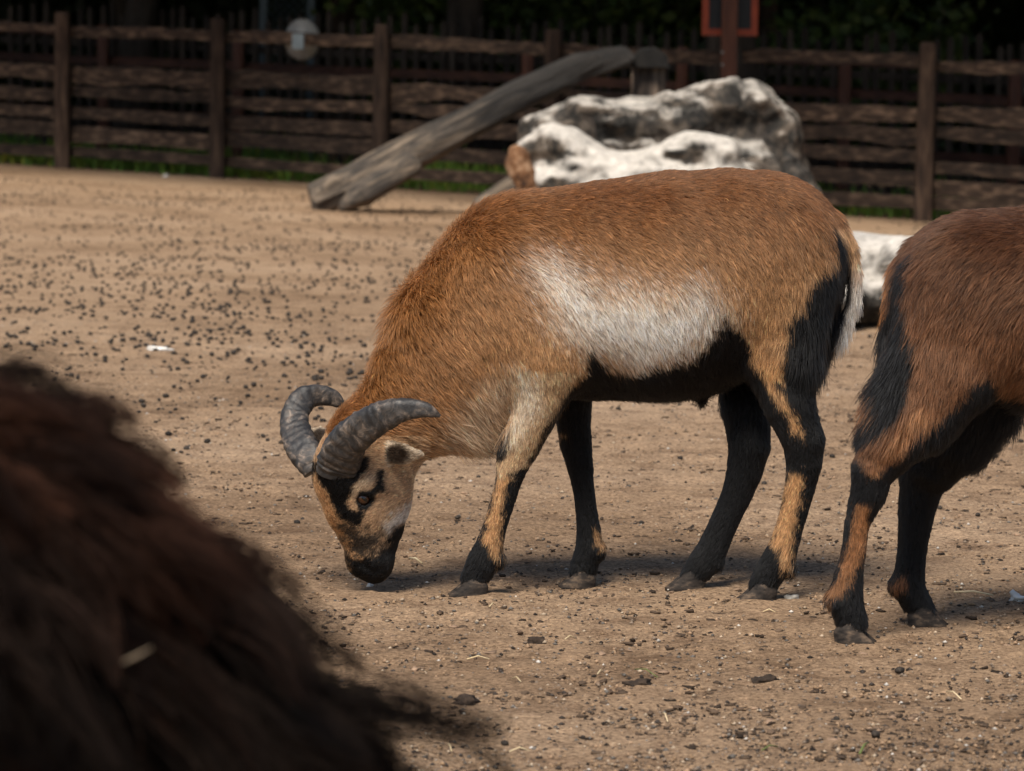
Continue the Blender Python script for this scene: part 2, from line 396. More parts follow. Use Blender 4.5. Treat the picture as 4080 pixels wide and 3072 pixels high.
class Field:
    def __init__(s, lo, hi, h):
        s.lo = np.array(lo, float); s.h = h
        s.n = np.ceil((np.array(hi) - s.lo) / h).astype(int) + 1
        s.D = np.full(s.n, 0.3, np.float32)
    def win(s, lo, hi):
        a = np.clip(np.floor((lo - s.lo) / s.h).astype(int), 0, s.n - 1); b = np.clip(np.ceil((hi - s.lo) / s.h).astype(int) + 1, 1, s.n)
        ax = [s.lo[i] + s.h * np.arange(a[i], b[i]) for i in range(3)]
        sl = tuple(slice(a[i], b[i]) for i in range(3))
        return sl, np.stack(np.meshgrid(*ax, indexing='ij'), -1)
    def chain(s, nodes, blend=0.02, L=(0, 1, 0), sub=False, nz=None):
        """nodes: (point, radius, lateral ratio)"""
        L = np.asarray(L, float)
        P = np.array([n[0] for n in nodes]); R = np.array([n[1] for n in nodes]); K = np.array([n[2] for n in nodes])
        ext = (R * np.maximum(K, 1)).max() + blend + 0.04
        sl, G = s.win(P.min(0) - ext, P.max(0) + ext)
        if G.size == 0: return
        d = None
        for i in range(max(1, len(nodes) - 1)):
            j = min(i + 1, len(nodes) - 1)
            e = seg_d(G, P[i], P[j], R[i], R[j], K[i], K[j], L)
            if d is None: d = e
            else:
                hh = np.maximum(0.012 - np.abs(d - e), 0) / 0.012
                d = np.minimum(d, e) - hh * hh * 0.0005
        if nz is not None: d = d + nz(G)
        D = s.D[sl]
        if sub:
            d = -d
            hh = np.maximum(blend - np.abs(D - d), 0) / blend
            s.D[sl] = np.maximum(D, d) + hh * hh * blend / 4
        else:
            hh = np.maximum(blend - np.abs(D - d), 0) / blend
            s.D[sl] = np.minimum(D, d) - hh * hh * blend / 4
    def sample(s, p):
        q = (np.asarray(p, float) - s.lo) / s.h
        i = np.clip(np.floor(q).astype(int), 0, s.n - 2); f = q - i
        o = 0
        for dx in (0, 1):
            for dy in (0, 1):
                for dz in (0, 1):
                    w = (f[..., 0] if dx else 1 - f[..., 0]) * (f[..., 1] if dy else 1 - f[..., 1]) * (f[..., 2] if dz else 1 - f[..., 2])
                    o = o + w * s.D[i[..., 0] + dx, i[..., 1] + dy, i[..., 2] + dz]
        return o
    def hit(s, o, d, t0, t1, n=1500):
        t = np.linspace(t0, t1, n); p = o + t[:, None] * d
        v = s.sample(np.clip(p, s.lo, s.lo + (s.n - 2) * s.h))
        k = np.argmax(v < 0)
        return p[k]
    def surface(s):
        D = s.D; S = D < 0
        cn = s.n - 1
        acc = np.zeros((*cn, 3), np.float32); cnt = np.zeros(cn, np.int16)
        faces = []
        edges = []
        for ax in range(3):
            a = [slice(None)] * 3; b = [slice(None)] * 3
            a[ax] = slice(0, -1); b[ax] = slice(1, None)
            A, B = D[tuple(a)], D[tuple(b)]
            ii = np.argwhere((A < 0) != (B < 0))
            va, vb = A[tuple(ii.T)], B[tuple(ii.T)]
            t = va / (va - vb)
            pt = ii.astype(np.float32); pt[:, ax] += t
            u, w = [k for k in range(3) if k != ax]
            ok = (ii[:, u] > 0) & (ii[:, w] > 0) & (ii[:, u] < cn[u]) & (ii[:, w] < cn[w])
            ii, pt, va = ii[ok], pt[ok], va[ok]
            cells = []
            for du, dw in ((0, 0), (-1, 0), (-1, -1), (0, -1)):
                c = ii.copy(); c[:, u] += du; c[:, w] += dw
                np.add.at(acc, tuple(c.T), pt); np.add.at(cnt, tuple(c.T), 1)
                cells.append(c)
            edges.append((ax, va < 0, cells))
        act = cnt > 0
        ids = np.full(cn, -1, np.int64); ids[act] = np.arange(act.sum())
        V = acc[act] / cnt[act][:, None] * s.h + s.lo
        for ax, inside, cells in edges:
            q = np.stack([ids[tuple(c.T)] for c in cells], 1)
            flip = inside if ax != 1 else ~inside
            q = np.where(flip[:, None], q, q[:, ::-1])
            faces.append(q)
        return V.astype(np.float64), np.concatenate(faces)

def vnormals(V, Fq):
    a, b, c, d = (V[Fq[:, k]] for k in range(4))
    n = np.cross(c - a, d - b)
    N = np.zeros_like(V)
    for k in range(4): np.add.at(N, Fq[:, k], n)
    return N / (np.linalg.norm(N, axis=1, keepdims=True) + 1e-12)

def relax(V, Fq, it=2):
    for _ in range(it):
        s = np.zeros_like(V); c = np.zeros(len(V))
        for k in range(4):
            np.add.at(s, Fq[:, k], V[Fq[:, (k + 1) % 4]]); np.add.at(c, Fq[:, k], 1)
            np.add.at(s, Fq[:, k], V[Fq[:, (k + 3) % 4]]); np.add.at(c, Fq[:, k], 1)
        V = V * 0.5 + 0.5 * s / c[:, None]
    return V

def poly_sd(x, y, poly):
    """signed distance to a polygon, negative inside"""
    poly = np.asarray(poly, float); n = len(poly)
    d = np.full(x.shape, 1e18); ins = np.zeros(x.shape, bool)
    for i in range(n):
        ax, ay = poly[i]; bx, by = poly[(i + 1) % n]
        ex, ey = bx - ax, by - ay
        t = np.clip(((x - ax) * ex + (y - ay) * ey) / (ex * ex + ey * ey + 1e-9), 0, 1)
        d = np.minimum(d, (x - ax - t * ex) ** 2 + (y - ay - t * ey) ** 2)
        cr = ((ay > y) != (by > y)) & (x < ex * (y - ay) / (ey if abs(ey) > 1e-9 else 1e-9) + ax)
        ins ^= cr
    return np.where(ins, -1, 1) * np.sqrt(d)

def Z1(*p): return [(1000 + .6304 * x, 1400 + .6304 * y) for x, y in p]
def Z2(*p): return [(1600 + .859 * x, 600 + .859 * y) for x, y in p]
def Z3(*p): return [(1700 + .8137 * x, 1500 + .8137 * y) for x, y in p]
def Z4(*p): return [(3100 + 1.201 * x, 700 + 1.201 * y) for x, y in p]

# ------------------------------------------------------------------ fur
def fur_mat(name='fur_hair', rough=0.4, dif=0.45):
    m, n, l, b = nt(name)
    n.remove(b)
    a = n.new('ShaderNodeAttribute'); a.attribute_name = 'fur_color'
    h = n.new('ShaderNodeBsdfHairPrincipled')
    h.parametrization = 'COLOR'
    l.new(a.outputs['Color'], h.inputs['Color'])
    h.inputs['Roughness'].default_value = rough
    h.inputs['Radial Roughness'].default_value = 0.55
    h.inputs['IOR'].default_value = 1.45
    df = n.new('ShaderNodeBsdfDiffuse'); l.new(a.outputs['Color'], df.inputs['Color'])
    mx = n.new('ShaderNodeMixShader'); mx.inputs[0].default_value = dif
    l.new(h.outputs[0], mx.inputs[1]); l.new(df.outputs[0], mx.inputs[2])
    l.new(mx.outputs[0], n['Material Output'].inputs['Surface'])
    return m
M['fur'] = fur_mat()
M['wool'] = fur_mat('wool_fibre', 0.6, 0.9)
M['skin'] = attr_mat('animal_skin', 'fur_color', 0.75, 0.15)

def make_fur(name, V, Fq, N, count, dens, comb, length, lift, color, rad, parent, clump=0.5, nclump=9, curl=0.0, npt=5, droop=0.15, vary=0.30, mat='fur', tipcol=1.5, rootcol=0.42):
    """strands rooted all over a skin; dens/comb/length/lift/color are functions of the root points"""
    tri = np.concatenate([Fq[:, [0, 1, 2]], Fq[:, [0, 2, 3]]])
    A, B, C = V[tri[:, 0]], V[tri[:, 1]], V[tri[:, 2]]
    area = np.linalg.norm(np.cross(B - A, C - A), axis=1) / 2
    w = area * dens((A + B + C) / 3)
    ti = rng.choice(len(tri), count, p=w / w.sum())
    r1 = np.sqrt(rng.random(count)); r2 = rng.random(count)
    wa, wb, wc = 1 - r1, r1 * (1 - r2), r1 * r2
    p = A[ti] * wa[:, None] + B[ti] * wb[:, None] + C[ti] * wc[:, None]
    nn = N[tri[ti, 0]] * wa[:, None] + N[tri[ti, 1]] * wb[:, None] + N[tri[ti, 2]] * wc[:, None]
    nn /= np.linalg.norm(nn, axis=1, keepdims=True) + 1e-9
    g_ = comb(p, nn)
    wob = np.stack([vnoise(p, 34, 3), vnoise(p, 34, 4), vnoise(p, 34, 5)], 1) * 0.2 + rng.normal(0, 0.2, (count, 3))
    g_ = g_ + wob
    g_ = g_ - nn * (g_ * nn).sum(1, keepdims=True)
    g_ /= np.linalg.norm(g_, axis=1, keepdims=True) + 1e-9
    ln = length(p) * rng.uniform(0.65, 1.2, count)
    lf = lift(p) * rng.uniform(0.5, 1.5, count)
    tip = g_ * np.sqrt(np.maximum(1 - lf * lf, 0.05))[:, None] + nn * lf[:, None]
    ts = np.linspace(0, 1, npt)
    pts = np.zeros((count, npt, 3))
    for i, t in enumerate(ts):
        d = nn * (lf * 1.3 * t - lf * 0.5 * t * t)[:, None] + g_ * ((1 - 0.35 * lf) * t)[:, None]
        pts[:, i] = p + d * ln[:, None]
        pts[:, i, 2] -= droop * ln * t * t * lf
    if curl:
        ph = rng.uniform(0, 6.28, count); cr = np.cross(nn, g_)
        for i, t in enumerate(ts):
            pts[:, i] += (cr * np.sin(ph + 6 * t)[:, None] + nn * np.cos(ph + 6 * t)[:, None]) * (curl * ln * t)[:, None]
    if clump:
        nc = max(10, count // nclump)
        kd = kdtree.KDTree(nc)
        for i in range(nc): kd.insert(p[i], i)
        kd.balance()
        near = np.fromiter((kd.find(q)[1] for q in p), dtype=np.int64, count=count)
        off = p[near] - p
        dist = np.linalg.norm(off, axis=1)
        okk = (dist < 0.6 * ln + 0.002)
        for i, t in enumerate(ts):
            target = pts[near, i]
            pts[:, i] += (target - pts[:, i]) * (clump * okk * t ** 1.3)[:, None]
    c = color(pts[:, npt // 2])
    var = np.exp(rng.normal(0, 0.26, (count, 1)))
    if clump: var = var * np.exp(rng.normal(0, vary, (count, 1)))[near]
    c = np.clip(c * var, 0.002, 0.95)
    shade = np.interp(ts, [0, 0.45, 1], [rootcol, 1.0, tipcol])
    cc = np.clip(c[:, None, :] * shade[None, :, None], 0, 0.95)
    cc = np.concatenate([cc, np.ones((count, npt, 1))], 2)
    rr = rad(p) if callable(rad) else np.full(count, rad)
    rr = rr[:, None] * np.interp(ts, [0, 0.5, 1], [1.0, 0.85, 0.22])[None, :]
    h = bpy.data.hair_curves.new(name)
    h.add_curves([npt] * count)
    h.attributes['position'].data.foreach_set('vector', pts.astype(np.float32).ravel())
    ra = h.attributes.get('radius') or h.attributes.new('radius', 'FLOAT', 'POINT')
    ra.data.foreach_set('value', rr.astype(np.float32).ravel())
    ca = h.attributes.new('fur_color', 'FLOAT_COLOR', 'POINT')
    ca.data.foreach_set('color', cc.astype(np.float32).ravel())
    h.materials.append(M[mat])
    o = bpy.data.objects.new(name, h)
    col.objects.link(o)
    o.parent = parent
    o.matrix_parent_inverse = Matrix.Identity(4)
    return o

def skin_object(V, Fq, color, root, name='body'):
    me = mesh(name, V, Fq, M['skin'])
    ca = me.color_attributes.new('fur_color', 'FLOAT_COLOR', 'POINT')
    c = np.clip(color(V) * 0.75, 0.002, 0.9)
    ca.data.foreach_set('color', np.concatenate([c, np.ones((len(c), 1))], 1).astype(np.float32).ravel())
    o = bpy.data.objects.new(name, me); col.objects.link(o)
    o.parent = root; o.matrix_parent_inverse = Matrix.Translation(-Vector(root.location))
    return o

def adopt(o, root):
    o.parent = root; o.matrix_parent_inverse = Matrix.Translation(-Vector(root.location))

def guide(ctrl, power=2.5):
    C = np.array([c[:2] for c in ctrl]); Vv = np.array([c[2:] for c in ctrl])
    def f(px, py):
        d = (px[:, None] - C[None, :, 0]) ** 2 + (py[:, None] - C[None, :, 1]) ** 2
        w = 1 / (d + 900) ** (power / 2)
        return (w @ Vv) / w.sum(1, keepdims=True)
    return f

def make_hoof(root, center, toe, length, width, height, seed, back=0.35):
    """two claws side by side; center on the ground below the coronet, toe a unit vector along the ground"""
    toe = np.array([toe[0], toe[1], 0.0]); toe /= np.linalg.norm(toe); side = np.array([-toe[1], toe[0], 0])
    mb = MB()
    for sgn in (-1, 1):
        rings = []
        for k, (hz, fr, bk, wd) in enumerate(((-0.004, 0.64, 0.40, 1.0), (0.12 * height, 0.65, 0.41, 1.02), (0.5 * height, 0.46, 0.42, 1.0), (0.9 * height, 0.30, 0.44, 0.92), (1.25 * height, 0.20, 0.40, 0.80), (1.5 * height, 0.05, 0.28, 0.5))):
            ring = []
            for j in range(14):
                th = 2 * math.pi * j / 14
                cx, sy = math.cos(th), math.sin(th)
                ax = cx * (fr if cx > 0 else bk) * length
                wy = 0.24 * width * wd * sy * (1 - 0.45 * max(cx, 0) ** 2)
                off = sgn * 0.265 * width * (1 - 0.18 * max(cx, 0))
                ring.append(center + toe * ax + side * (off + wy) + np.array([0, 0, hz * (1 if cx > -0.3 else 0.8)]))
            rings.append(ring)
        v = [q for r_ in rings for q in r_]; f = []
        for i in range(len(rings) - 1):
            for j in range(14): f.append((i * 14 + j, i * 14 + (j + 1) % 14, (i + 1) * 14 + (j + 1) % 14, (i + 1) * 14 + j))
        f.append(tuple(range(13, -1, -1))); f.append(tuple((len(rings) - 1) * 14 + j for j in range(14)))
        mb.add(v, f)
    o = link('hoof', mesh('hoof', mb.v, mb.f, M['hoof'], True)); adopt(o, root)
    return o

BLACK = np.array([0.0065, 0.0062, 0.0064])
# ------------------------------------------------------------------ woodland behind the paddock
def leaf_cloud(centers, size, flat=0.5, seed=1):
    r = np.random.default_rng(seed)
    n = len(centers)
    a = r.normal(0, 1, (n, 3)); a[:, 2] *= flat; a /= np.linalg.norm(a, axis=1, keepdims=True)
    b = np.cross(a, r.normal(0, 1, (n, 3))); b /= np.linalg.norm(b, axis=1, keepdims=True)
    s = size * r.uniform(.6, 1.4, (n, 1))
    w = .32
    v = np.stack([centers - a * s * .5, centers + b * s * w, centers + a * s * .5, centers - b * s * w], 1).reshape(-1, 3)
    return v, np.arange(n * 4).reshape(-1, 4)

def tree_meshes(seed):
    r = np.random.default_rng(seed)
    mb = MB()
    ht = 5.2
    pts = [np.array([.10 * math.sin(z * 1.1 + seed), .10 * math.cos(z * .9 + seed), z]) for z in np.linspace(-.15, ht, 9)]
    mb.tube(pts, [.24, .19, .17, .155, .145, .13, .11, .09, .06], 12, noise=.16, seed=seed)
    cents = []
    for k in range(9):
        a = k * 2.4 + r.uniform(-.4, .4); z = 2.5 + k * .24
        L = r.uniform(3.0, 5.2)
        d = np.array([math.cos(a), math.sin(a), r.uniform(.12, .5)])
        p0 = np.array([0, 0, z])
        lp = [p0 + d * L * t + np.array([0, 0, .25 * t * t]) for t in (0, .35, .7, 1)]
        mb.tube(lp, [.075, .055, .035, .012], 7)
        cents += [lp[1], lp[2], lp[3], lp[3] + np.array([0, 0, .4]), (lp[1] + lp[2]) / 2 + np.array([0, 0, .7])]
    cents += [np.array([0, 0, ht + .4]), np.array([.6, .4, ht]), np.array([-.6, -.2, ht + .2])]
    cents = np.array(cents)
    n = 24000
    ci = r.integers(0, len(cents), n)
    off = r.normal(0, 1, (n, 3)); off /= np.linalg.norm(off, axis=1, keepdims=True)
    c = cents[ci] + off * (r.random((n, 1)) ** .45) * np.array([1.05, 1.05, .62])
    c = c[c[:, 2] > 2.0]
    v, f = leaf_cloud(c, .27, .6, seed)
    return mesh('trunk', mb.v, mb.f, M['dark_wood']), mesh('crown', v, f, M['leaf'], False)
tm = [tree_meshes(k) for k in (3, 8, 14)]
def plant_tree(x, y, k, rz, sc):
    t = empty('tree', (x, y, float(slope(np.array(x), np.array(y)))))
    t.rotation_euler.z = rz; t.scale = (sc,) * 3
    for nm, me in zip(('trunk', 'crown'), tm[k]):
        o = bpy.data.objects.new(nm, me); col.objects.link(o); o.parent = t
    tag(t, 'dark-trunked leafy tree growing behind the fences', 'tree', 'trees behind the fences')
for i, (x, y) in enumerate([(-10.5, 31.0), (-7.2, 30.4), (-3.4, 31.2), (-.4, 30.6), (1.62, 26.9), (7.4, 27.0), (11.0, 25.5),  # the one behind the sign post is added to shade the fence
                            (-8.6, 35.2), (-4.2, 36.0), (-.6, 36.6), (2.6, 35.4), (6.4, 36.2), (10.2, 35.4), (-11.5, 39), (-6.4, 40.5), (-2.0, 41), (2.3, 40.5), (6.5, 41), (11, 40)]):
    plant_tree(x, y, i % 3, i * 1.7, 1.0 + .12 * math.sin(i * 2.1))

# two added trees, out of view, placed to shade the ends of the fence
for i, (x, y, rz, lab) in enumerate([(-5.7, 28.4, .4, 'unseen wide leafy tree added to shade the left end of the slab fence'), (4.9, 22.6, 2.2, 'unseen wide leafy tree added to shade the slab fence beyond the red-framed board')]):
    plant_tree(x, y, (i + 1) % 3, rz, 1.3)
    tr_ = [o for o in col.objects if o.name.startswith('tree')][-1]; tr_ = max((o for o in col.objects if o.type == 'EMPTY' and o.name.startswith('tree')), key=lambda o: o.name)
    tr_['label'] = lab; del tr_['group']
# bushes beyond the picket fence
def bush(px, Yd, seed, w, h, label):
    p = at(px, 300, Yd); r2 = np.random.default_rng(seed); z0 = float(slope(p[0], Yd))
    b = empty('bush', (float(p[0]), Yd, z0)); tag(b, label, 'bush', 'leafy bushes beyond the picket fence')
    mb = MB(); tips = []
    for k in range(9):
        a = k * 2.4; e = np.array([math.cos(a) * w * .5, math.sin(a) * .35, h * r2.uniform(.6, .95)])
        mb.tube([(0, 0, -.05), tuple(e * .5 + np.array([0, 0, .12])), tuple(e)], [.022, .014, .005], 5); tips += [e, e * .75, e * .55]
    o = mb.build('stems', M['dark_wood']); o.parent = b
    tips = np.array(tips); c = tips[r2.integers(0, len(tips), 1500)] + r2.normal(0, .17, (1500, 3)); c = c[c[:, 2] > .1]
    v, f = leaf_cloud(c, .13, .6, seed); o = link('foliage', mesh('foliage', v, f, M['bush'], False)); o.parent = b
for i, (px, Yd, w, h) in enumerate([(1640, 32.2, 1.0, 2.0), (1980, 32.6, 1.1, 2.1), (2230, 32.0, .9, 1.9), (2560, 32.8, 1.0, 2.0), (3290, 30.6, 1.0, 1.9), (3560, 31.0, 1.0, 1.8)]):
    bush(px, Yd, i + 50, w, h, 'yellow-green leafy bush in the shade beyond the picket fence')
# a dense dark hedge closes the view behind the trees
hc = []
r_ = np.random.default_rng(5)
hx = np.linspace(-22, 22, 89); hz = np.linspace(-.3, 5.2, 12)
HX, HZ = np.meshgrid(hx, hz)
HP = np.stack([HX, HX * 0 + 44, HZ], -1)
HY = 44 - .5 * fbm(HP, .8, 4, 3) * np.where(HZ > 5, 0, 1)
hv = np.stack([HX, HY, HZ + .25 * vnoise(HP, 1.2, 9)], -1).reshape(-1, 3)
hi_ = np.arange(89 * 12).reshape(12, 89)
hf_ = np.stack([hi_[:-1, :-1], hi_[:-1, 1:], hi_[1:, 1:], hi_[1:, :-1]], -1).reshape(-1, 4)
back = hv.copy(); back[:, 1] = 46.5
vv = np.concatenate([hv, back]); ff = [tuple(q) for q in hf_] + [tuple(q[::-1] + len(hv)) for q in hf_]
top = hi_[-1]; ff += [(top[i], top[i + 1], top[i + 1] + len(hv), top[i] + len(hv)) for i in range(88)]
for e_ in (hi_[:, 0], hi_[:, -1]): ff += [(e_[i], e_[i + 1], e_[i + 1] + len(hv), e_[i] + len(hv)) for i in range(11)]
hedge = empty('hedge', (0, 44, 0))
tag(hedge, 'tall dark evergreen hedge closing the view beyond the trees', 'hedge')
o = link('branches', mesh('branches', vv, ff, M['hedge'], False)); adopt(o, hedge)
lc_ = np.stack([r_.uniform(-21, 21, 22000), 43.6 + r_.normal(0, .3, 22000), r_.uniform(0, 5.2, 22000)], 1)
lc_[:, 1] -= .5 * fbm(np.stack([lc_[:, 0], lc_[:, 0] * 0 + 44, lc_[:, 2]], -1), .8, 4, 3)
v, f = leaf_cloud(lc_, .24, .7, 6)
o = link('foliage', mesh('foliage', v, f, M['hedge'], False)); adopt(o, hedge)

# ------------------------------------------------------------------ fences
FA, FB = np.array([-2.38, 27.3]), np.array([2.93, 24.5])
FD = (FB - FA) / np.linalg.norm(FB - FA); FNV = np.array([-FD[1], FD[0]])      # FNV points away from the camera
STEP = np.linalg.norm(FB - FA) / 4
def frail(t, z, off=0.0):
    p = FA + FD * t + FNV * off
    return np.array([p[0], p[1], float(slope(p[0], p[1])) + z])

def plank(name, mat, parent, p0, p1, h, th, rough=0.0, seed=0, n=14):
    """a board from p0 to p1 (bottom edge), height h, thickness th, with wavy edges"""
    p0, p1 = np.asarray(p0, float), np.asarray(p1, float)
    d = p1 - p0; L = np.linalg.norm(d); d /= L
    nv = np.array([-d[1], d[0], 0]); nv /= np.linalg.norm(nv)
    v = []; f = []
    for i in range(n + 1):
        t = i / n; p = p0 + d * L * t
        q = np.array([t * L * 2.2, seed * 3.7, 0.5])
        up = h + rough * .55 * float(fbm(q, 1.6, seed, 2)); dn = rough * .8 * float(fbm(q + 9, 1.3, seed + 3, 2)); bow = .3 * rough * float(vnoise(q, .7, seed + 8))
        ch = .012
        for (zz, oo) in ((dn, 0), (up - ch, 0), (up, ch), (up, th - ch), (dn, th)):
            v.append(p + np.array([0, 0, zz]) + nv * (oo + bow))
    for i in range(n):
        for j in range(5): f.append((i * 5 + j, (i + 1) * 5 + j, (i + 1) * 5 + (j + 1) % 5, i * 5 + (j + 1) % 5))
    f.append((0, 1, 2, 3, 4)); f.append(tuple(n * 5 + j for j in (4, 3, 2, 1, 0)))
    me = mesh(name, v, f, mat, False)
    o = link(name, me); adopt(o, parent)
    return o

def post(name, mat, parent, base, h, w, seed=0, lean=(0, 0), rnd=.25):
    mb = MB()
    pts = []; rad = []
    prof = [(-.1, 1.04), (.1, 1.03), (h * .3, 1.0), (h * .6, .97), (h - .05, .95), (h - .015, .93), (h, .78)]
    n = 12
    rings = []
    for z, k in prof:
        ring = []
        for j in range(n):
            th = 2 * math.pi * j / n + .26
            sup = (abs(math.cos(th)) ** 4 + abs(math.sin(th)) ** 4) ** (-1 / 4) if rnd < .5 else 1.0
            rr = w / 2 * k * sup * (1 + .05 * float(vnoise(np.array([math.cos(th) * 2, math.sin(th) * 2, z * 3]), 1, seed)))
            ring.append((base[0] + lean[0] * z + rr * math.cos(th), base[1] + lean[1] * z + rr * math.sin(th), base[2] + z))
        rings.append(ring)
    v = [q for r2 in rings for q in r2]; f = []
    for i in range(len(rings) - 1):
        for j in range(n): f.append((i * n + j, i * n + (j + 1) % n, (i + 1) * n + (j + 1) % n, (i + 1) * n + j))
    f.append(tuple((len(rings) - 1) * n + j for j in range(n))); f.append(tuple(range(n - 1, -1, -1)))
    o = link(name, mesh(name, v, f, mat, False)); adopt(o, parent)
    return o

fence = empty('fence', tuple(frail(0, 0)))
tag(fence, 'weathered brown paddock fence of square posts and rough uneven slab rails', 'fence')
RZ = [(1.085, .092, .030), (.700, .135, .040), (.575, .095, .035), (.408, .098, .012), (.240, .115, .012), (.088, .090, .008)]
for k in range(-3, 9):
    b = frail(k * STEP, 0, 0)
    if k == 3: continue
    post('post', M['post'], fence, b, 1.27 + .02 * math.sin(k * 3.3), .125, k + 20, (.004 * math.sin(k * 2), 0))
for k in range(-3, 8):
    for j, (z, h, rg) in enumerate(RZ):
        dz = .016 * math.sin(k * 2.7 + j * 1.9)
        if k == 4 and j in (3, 4, 5): dz -= .05 * (1 if j < 5 else .3)
        a = frail(k * STEP + .03, z + dz, .068); c = frail((k + 1) * STEP - .03, z + dz + .012 * math.sin(k * 5 + j), .068)
        plank('rail', M['wood'], fence, a, c, h * (1 + .08 * math.sin(k + j * 2.3)), .035, rg, k * 11 + j)

rfence = empty('rail_fence', tuple(frail(0, 0, 1.5)))
tag(rfence, 'reddish smooth-board fence standing just behind the rough slab fence', 'fence')
for k in range(-5, 12):
    post('post', M['red_post'], rfence, frail(k * 1.38 + .62, -.04, 1.5), 1.24, .10, k + 60)
for k in range(-5, 11):
    for j, (z, h) in enumerate(((1.10, .060), (.86, .075), (.42, .07))):
        plank('board', M['red_wood'], rfence, frail(k * 1.38 + .635, z, 1.556), frail((k + 1) * 1.38 + .605, z + .006 * math.sin(k * 3 + j), 1.556), h, .025, .004, k * 7 + j, 4)

pfence = empty('picket_fence', tuple(frail(0, 0, 3.2)))
tag(pfence, 'dark wooden picket fence at the edge of the trees', 'fence')
pk = {}
for q in range(6):
    mb = MB(); w, t, h = .026, .012, 1.30 + .02 * q
    mb.add([(-w, -t, -.05), (w, -t, -.05), (w, t, -.05), (-w, t, -.05), (-w, -t, h), (w, -t, h), (w, t, h), (-w, t, h), (0, -t, h + .04), (0, t, h + .04)],
           [(0, 3, 2, 1), (0, 1, 5, 8, 4), (2, 3, 7, 9, 6), (1, 2, 6, 5), (3, 0, 4, 7), (4, 8, 9, 7), (8, 5, 6, 9)])
    pk[q] = mesh('picket', mb.v, mb.f, M['picket'], False)
ang = math.atan2(FD[1], FD[0])
for i in range(-34, 92):
    p = frail(i * .128, 0, 3.2)
    o = bpy.data.objects.new('picket', pk[i % 6]); col.objects.link(o); o.parent = pfence
    o.location = Vector(p) - Vector(pfence.location); o.rotation_euler = (random.uniform(-.015, .015), random.uniform(-.02, .02), ang)
for z in (.28, 1.02):
    for k in range(-3, 8):
        plank('rail', M['picket'], pfence, frail(k * STEP + .002, z, 3.222), frail((k + 1) * STEP - .002, z, 3.222), .07, .03, .004, k + 90, 3)

# ------------------------------------------------------------------ wire-mesh gate in the dark behind
gp = at(1145, 300, 33.0)
gate = empty('mesh_gate', (float(gp[0]), 33.0, float(slope(gp[0], 33.0))))
tag(gate, 'grey wire-mesh gate between two slim posts in the shade behind the fences', 'gate')
gx0, gx1, gzb = float(at(1050, 0, 33)[0]), float(at(1240, 0, 33)[0]), gate.location.z
for x in (gx0, gx1):
    mb = MB(); mb.box((x - .035, 32.965, gzb - .05), (x + .035, 33.035, gzb + 2.15)); o = mb.build('post', M['wire']); adopt(o, gate)
mb = MB()
for k in range(-12, 26):
    for sg in (1, -1):
        # diagonal wires, clipped to the frame
        z0 = gzb + .1 + k * .085; xa, za = gx0 + .035, z0; xb = gx1 - .035; zb = z0 + sg * (xb - xa)
        lo_, hi2 = gzb + .1, gzb + 2.05
        def clip(x, z, x2, z2):
            t0, t1 = 0.0, 1.0
            for bound, sgn in ((lo_, 1), (hi2, -1)):
                f0, f1 = sgn * (z - bound), sgn * (z2 - bound)
                if f0 < 0 and f1 < 0: return None
                if f0 < 0: t0 = max(t0, f0 / (f0 - f1))
                if f1 < 0: t1 = min(t1, f0 / (f0 - f1))
            return (x + (x2 - x) * t0, z + (z2 - z) * t0, x + (x2 - x) * t1, z + (z2 - z) * t1) if t1 > t0 else None
        c4 = clip(xa, za, xb, zb)
        if c4: mb.tube([(c4[0], 33.0 + sg * .004, c4[1]), (c4[2], 33.0 + sg * .004, c4[3])], .004, 4, cap=False)
o = mb.build('wire_mesh', M['wire']); adopt(o, gate)

# ------------------------------------------------------------------ grass strip between the fences
r_ = np.random.default_rng(12)
n = 9000
tt = r_.uniform(-5.5, 12, n); oo = r_.uniform(.14, 3.0, n) ** 1.0
dn = vnoise(np.stack([tt, oo, tt * 0], -1), 1.4, 6)
keep = dn > -.25
tt, oo = tt[keep], oo[keep]; n = len(tt)
bx = FA[0] + FD[0] * tt + FNV[0] * oo; by = FA[1] + FD[1] * tt + FNV[1] * oo
bz = slope(bx, by)
hh = r_.uniform(.06, .22, n) * (1 + .8 * np.maximum(vnoise(np.stack([tt, oo, tt * 0], -1), .8, 16), 0)); w = r_.uniform(.006, .014, n); a = r_.uniform(0, 6.28, n)
ln = r_.normal(0, .06, (n, 2))
base = np.stack([bx, by, bz - .01], 1); sd = np.stack([np.cos(a), np.sin(a), a * 0], 1) * w[:, None]
mid = base + np.stack([ln[:, 0] * .3, ln[:, 1] * .3, hh * .55], 1); tip = base + np.stack([ln[:, 0], ln[:, 1], hh], 1)
v = np.stack([base - sd, base + sd, mid + sd * .8, mid - sd * .8, tip + sd * .1, tip - sd * .1], 1).reshape(-1, 3)
q = np.arange(n)[:, None] * 6
f = np.concatenate([q + np.array([0, 1, 2, 3]), q + np.array([3, 2, 4, 5])])
g2 = link('grass', mesh('grass', v, f, M['grass'], False))
tag(g2, 'bright green grass and weeds growing along the foot of the fences', 'grass', kind='stuff')

